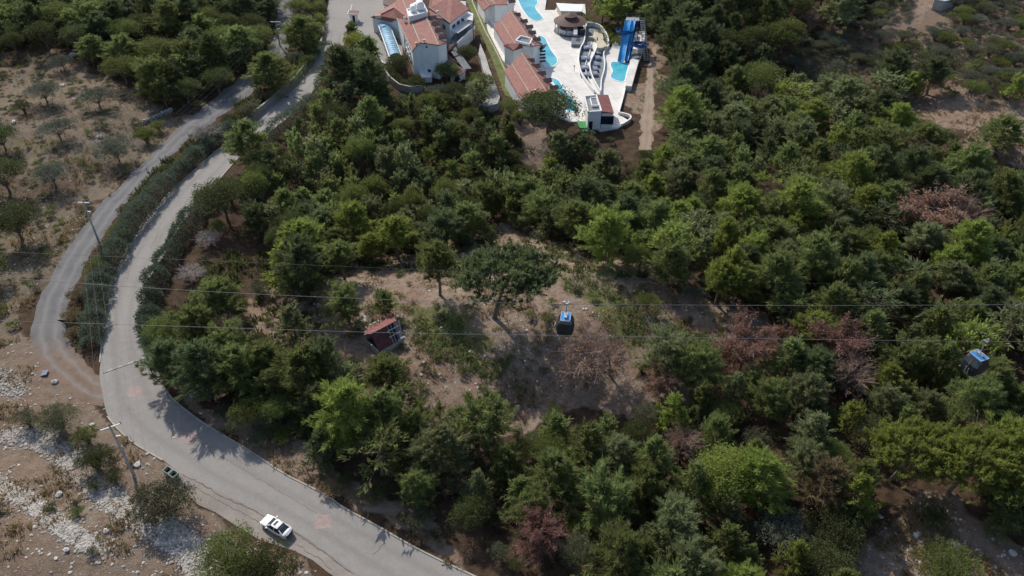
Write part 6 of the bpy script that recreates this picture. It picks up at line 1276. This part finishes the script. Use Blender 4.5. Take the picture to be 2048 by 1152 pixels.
for (kn, ln, o_), L in bins.items():
    L.sort(key=lambda q: q[0])
    for k, (_, t_) in enumerate(L):
        sz = 'small ' if t_['r'] < {'pine tree': 2.6, 'shrub': 1.2, 'tree': 2.4}.get(kn, 1) else ('broad ' if t_['r'] > {'pine tree': 4.3, 'shrub': 2.2, 'tree': 3.6}.get(kn, 9) else '')
        t_['label'] = ((sz if k < 15 else '')+TONE[t_['mat']]+' '+kn+', '+(ORD[k] if k < 30 else 'farther')+' '+DIRS[o_]+' '+ln)
GRP = {'pine_tree': 'pine trees of the forest', 'umbrella_pine': 'flat-topped pines', 'broadleaf_tree': 'broadleaf trees among the pines', 'shrub': 'shrubs on slopes and under trees', 'olive_tree': 'olive trees', 'garden_conifer': 'small conifers near the hotel', 'dead_tree': 'bare dead trees', 'dead_pine': 'brown dead pines'}
pn = lambda t_: 'umbrella' if t_['kind'] == 'umbrella' else '%s%d' % (t_['kind'], t_['v'])
def place(t_):
    nm, cat = KIND[t_['kind']]; h0, r0 = PB[pn(t_)]; wm, lm_, _, _ = PROTO['%s%d' % (t_['kind'], t_['v'])] if t_['kind'] != 'umbrella' else PROTO['umbrella']
    o = bpy.data.objects.new(nm, None); C.objects.link(o); o.empty_display_size = .3; o.location = t_['p']; o.rotation_euler = (0, 0, t_['rz'] if t_['kind'] != 'umbrella' else t_.get('rot', 0)); s_ = t_['r']/r0; a_ = rgT.uniform(-.13, .13); o.scale = (s_*(1+a_), s_*(1-a_), t_['h']/h0); o.rotation_euler[0] = rgT.uniform(-.06, .06) if nm != 'umbrella_pine' else 0
    tag(o, t_['label'], cat, GRP[nm])
    for n_, me in (('trunk', wm), ('crown', lm_)):
        if me is None: continue
        c = bpy.data.objects.new(n_, me); C.objects.link(c); c.parent = o
        mt = M[t_['mat']] if n_ == 'crown' else (M['bare_wood' if t_['mat'] == 'bare_wood' else 'dead_wood'] if t_['kind'] in ('bare', 'deadred') else M['bark'])
        c.material_slots[0].link = 'OBJECT'; c.material_slots[0].material = mt
for k, t_ in enumerate(TREES):
    if t_['ind']: place(t_)
LS = {}
# the rest: two masses nobody could count
def rot(V, a): co, si = math.cos(a), math.sin(a); return np.stack([V[:, 0]*co-V[:, 1]*si, V[:, 0]*si+V[:, 1]*co, V[:, 2]], 1)
for name, lab, cat, sel in (('distant_forest', 'mass of smaller and farther pines and trees filling the forest', 'forest', lambda k: k in ('stem', 'dome', 'irreg', 'cone', 'oak', 'conif', 'sparse')), ('distant_scrub', 'mass of small shrubs covering the far slopes and forest floor', 'scrub', lambda k: k in ('shrub', 'olive', 'bigbush'))):
    mats = ['bark', 'pine_mid', 'pine_bright', 'pine_dark', 'pine_pale', 'broad_dark', 'broad_green', 'garrigue', 'olive', 'tan_leaf', 'herb']; m = MB()
    for t_ in TREES:
        if t_['ind'] or not sel(t_['kind']): continue
        k = {'stem': 'dome', 'cone': 'irreg', 'sparse': 'irreg', 'conif': 'irreg', 'olive': 'shrub', 'bigbush': 'shrub'}.get(t_['kind'], t_['kind']); nvar = {'dome': 5, 'irreg': 3, 'shrub': 3, 'oak': 2}[k]; wd, cr_ = LOW['%s%d' % (k, t_['v'] % nvar)]
        h0, r0 = size_of(wd, cr_) if (k, t_['v'] % nvar) not in LS else LS[(k, t_['v'] % nvar)]; LS[(k, t_['v'] % nvar)] = (h0, r0); sc = np.array((t_['r']/r0, t_['r']/r0, t_['h']/h0)); tv = rgT.rand()
        for g_, wood in ((wd, True), (cr_, False)):
            if wood and k == 'shrub': continue
            V = rot(np.vstack(g_.V)*sc, t_['rz'])+t_['p']; n0 = m.n; m.V.append(V); m.n += len(V)
            for f, mi, v, q in g_.F: m.F.append((f+n0, 0 if wood else mats.index(t_['mat']), v, tv))
    tag(m.obj(name, [M[q] for q in mats]), lab, cat, kind='stuff')
print('trees', len(TREES), 'individual', sum(t_['ind'] for t_ in TREES), 'fill', nf, {k: len(v) for k, v in bykind.items()})
# ------------------------------------------------------------------ hedges
def hedge(px, wd_, ht, label, seed, mat='oleander', dens_=95, name='oleander_hedge', off=0):
    rg = np.random.RandomState(seed); pts = [P(a, b)[:2] for a, b in px]; L = [0]
    for k in range(len(pts)-1): L.append(L[-1]+np.linalg.norm(pts[k+1]-pts[k]))
    n = int(L[-1]*dens_); s_ = rg.rand(n)*L[-1]; x = np.interp(s_, L, [p[0] for p in pts]); y = np.interp(s_, L, [p[1] for p in pts])
    x2 = np.interp(s_+.5, L, [p[0] for p in pts]); y2 = np.interp(s_+.5, L, [p[1] for p in pts]); d = np.stack([x2-x, y2-y], 1); d /= (np.linalg.norm(d, axis=1, keepdims=True)+1e-6)
    lump = .50+.85*vnoise(s_*1.0, s_*0+seed*7, 1.7)+.35*(vnoise(s_*1.0, s_*0+seed*3, 6)-.5)+.15*rg.rand(n); a = rg.rand(n)*math.pi; rr_ = (.75+.3*rg.rand(n)); off_ = np.cos(a)*wd_/2*lump*rr_; z = ht*lump*(.15+.85*np.sin(a))*rr_
    c = np.stack([x-d[:, 1]*off_, y+d[:, 0]*off_, z+height(x, y)], 1); dr = np.stack([-d[:, 1]*np.cos(a), d[:, 0]*np.cos(a), np.sin(a)*.8+.6], 1)
    m = MB(); m.tris(blades(rg, c, dr, .44, .14, .45), 0, np.clip(.2+.6*vnoise(s_, a*2+seed, .8)+rg.randn(n)*.12, 0, 1), rg.rand()); 
    h_ = thing(name, label, 'hedge', (0, 0, 0), 0, 'hedges along the roads'); m.obj('foliage', M[mat], h_)
    w_ = MB(); 
    for q in np.arange(0, L[-1], 1.1):
        b = np.array((np.interp(q, L, [p[0] for p in pts]), np.interp(q, L, [p[1] for p in pts]), 0)); 
        for e in range(4): w_.tube([b, b+np.array((rg.randn()*.35, rg.randn()*.35, ht*.75))], [.03, .012], 4, cap=False)
    w_.obj('stems', M['bark'], h_)
hedge([(182, 700), (190, 660), (196, 617), (203, 571), (222, 535), (246, 487), (272, 445), (315, 394), (338, 368), (400, 313), (442, 280), (480, 255)], 4.0, 2.6, 'dense grey-green oleander hedge between gravel track and paved road', 5, dens_=330)
hedge([(310, 700), (302, 660), (300, 620), (306, 590), (318, 555), (352, 500), (374, 462), (398, 430), (430, 395)], 4.2, 2.8, 'dense oleander hedge along the right kerb of the paved road', 8, dens_=360)
hedge([(520, 300), (560, 262), (600, 235), (640, 195), (655, 170)], 4.2, 2.8, 'grey-green oleander hedge right of the shaded upper road', 12, dens_=260)
hedge([(545, 205), (590, 165), (628, 115), (640, 70), (640, 20), (648, -40)], 3.0, 2.2, 'green hedge on top of the retaining wall left of the upper road', 14, 'broad_green', dens_=120)
hedge([(775, 135), (790, 160), (815, 178), (850, 178)], 1.8, 1.6, 'clipped hedge bounding the round garden bed', 15, 'broad_dark', dens_=130, name='garden_hedge')
hedge([(850, 190), (900, 195), (940, 205), (985, 218)], 4.5, 2.6, 'blue-green low hedge below the hotel garden', 16, 'oleander', dens_=150, name='garden_hedge')
hedge([(1120, 14), (1180, 52), (1200, 55), (1230, 95), (1240, 75), (1235, 60)], 3.0, 1.6, 'hedge and planting between pool bar and water slides', 17, 'broad_green', dens_=120, name='garden_hedge')
# ------------------------------------------------------------------ grass and herbs
def tufts(name, label, polys, n, mat, size, seed, per=9, clump=.5):
    rg = np.random.RandomState(seed); m = MB(); Cc_ = []
    for poly, w_ in polys:
        xs = [p[0] for p in poly]; ys = [p[1] for p in poly]; a = rg.uniform(max(min(xs), -50), min(max(xs), 2100), n*3); b = rg.uniform(max(min(ys), -30), min(max(ys), 1190), n*3); q = pip(a, b, poly)
        a, b = a[q][:int(n*w_)], b[q][:int(n*w_)]
        for i in range(len(a)): 
            if onroad(a[i], b[i]): continue
            p = G(a[i], b[i])
            if vnoise(p[0]+seed*31, p[1], 4.5) > clump: Cc_.append(p)
    c = np.array(Cc_); k = len(c); s_ = size*(.4+1.1*rg.rand(k)**1.5); c2 = np.repeat(c, per, 0)+rg.randn(k*per, 3)*np.array((1, 1, 0))*np.repeat(s_, per)[:, None]*.45
    m.tris(blades(rg, c2, np.tile((0, 0, 1.), (k*per, 1)), 1, .28, .45)*1.0, 0, rg.rand(k*per), .3)
    V = m.V[0].reshape(-1, 4, 3); base = V[:, :1]; m.V[0] = (base+(V-base)*np.repeat(s_, per)[:, None, None]).reshape(-1, 3)
    tag(m.obj(name, M[mat]), label, 'grass' if 'grass' in name else 'plants', kind='stuff')
C1L = [(800, 590), (900, 620), (960, 660), (1030, 700), (1000, 760), (900, 740), (840, 700), (790, 640)]; C1R = [(1120, 530), (1200, 540), (1290, 580), (1400, 630), (1420, 690), (1340, 640), (1260, 710), (1200, 640), (1130, 600)]
tufts('dry_grass', 'dry straw-coloured grass on the verges and slopes', [(C3, 1.3), (C1, 2.4), (C2, 1.3), (VERGE, .8), (C4, .5), ([(120, 420), (240, 380), (280, 420), (150, 700), (110, 700)], .5), (C5, .3)], 1900, 'dry_grass', .55, 21)
tufts('low_herbs', 'low green herbs and seedlings on the clearing', [(C1L, 2.2), (C1R, 2.4), (C1, 2.2), (C2, 1.5), (C6, .4), ([(1270, 150), (1330, 100), (1330, 280), (1300, 290)], .3)], 800, 'herb', .42, 22, 12)
tufts('forest_floor_plants', 'dark low plants on the forest floor', [([(400, 520), (1000, 400), (1300, 560), (700, 540), (420, 640)], 1), ([(300, 600), (640, 600), (700, 900), (400, 800)], .6), ([(560, 0), (650, 0), (640, 120), (300, 380), (230, 420), (470, 160)], .8), (GARD, 1.2)], 900, 'broad_dark', .9, 23, 16, .35)
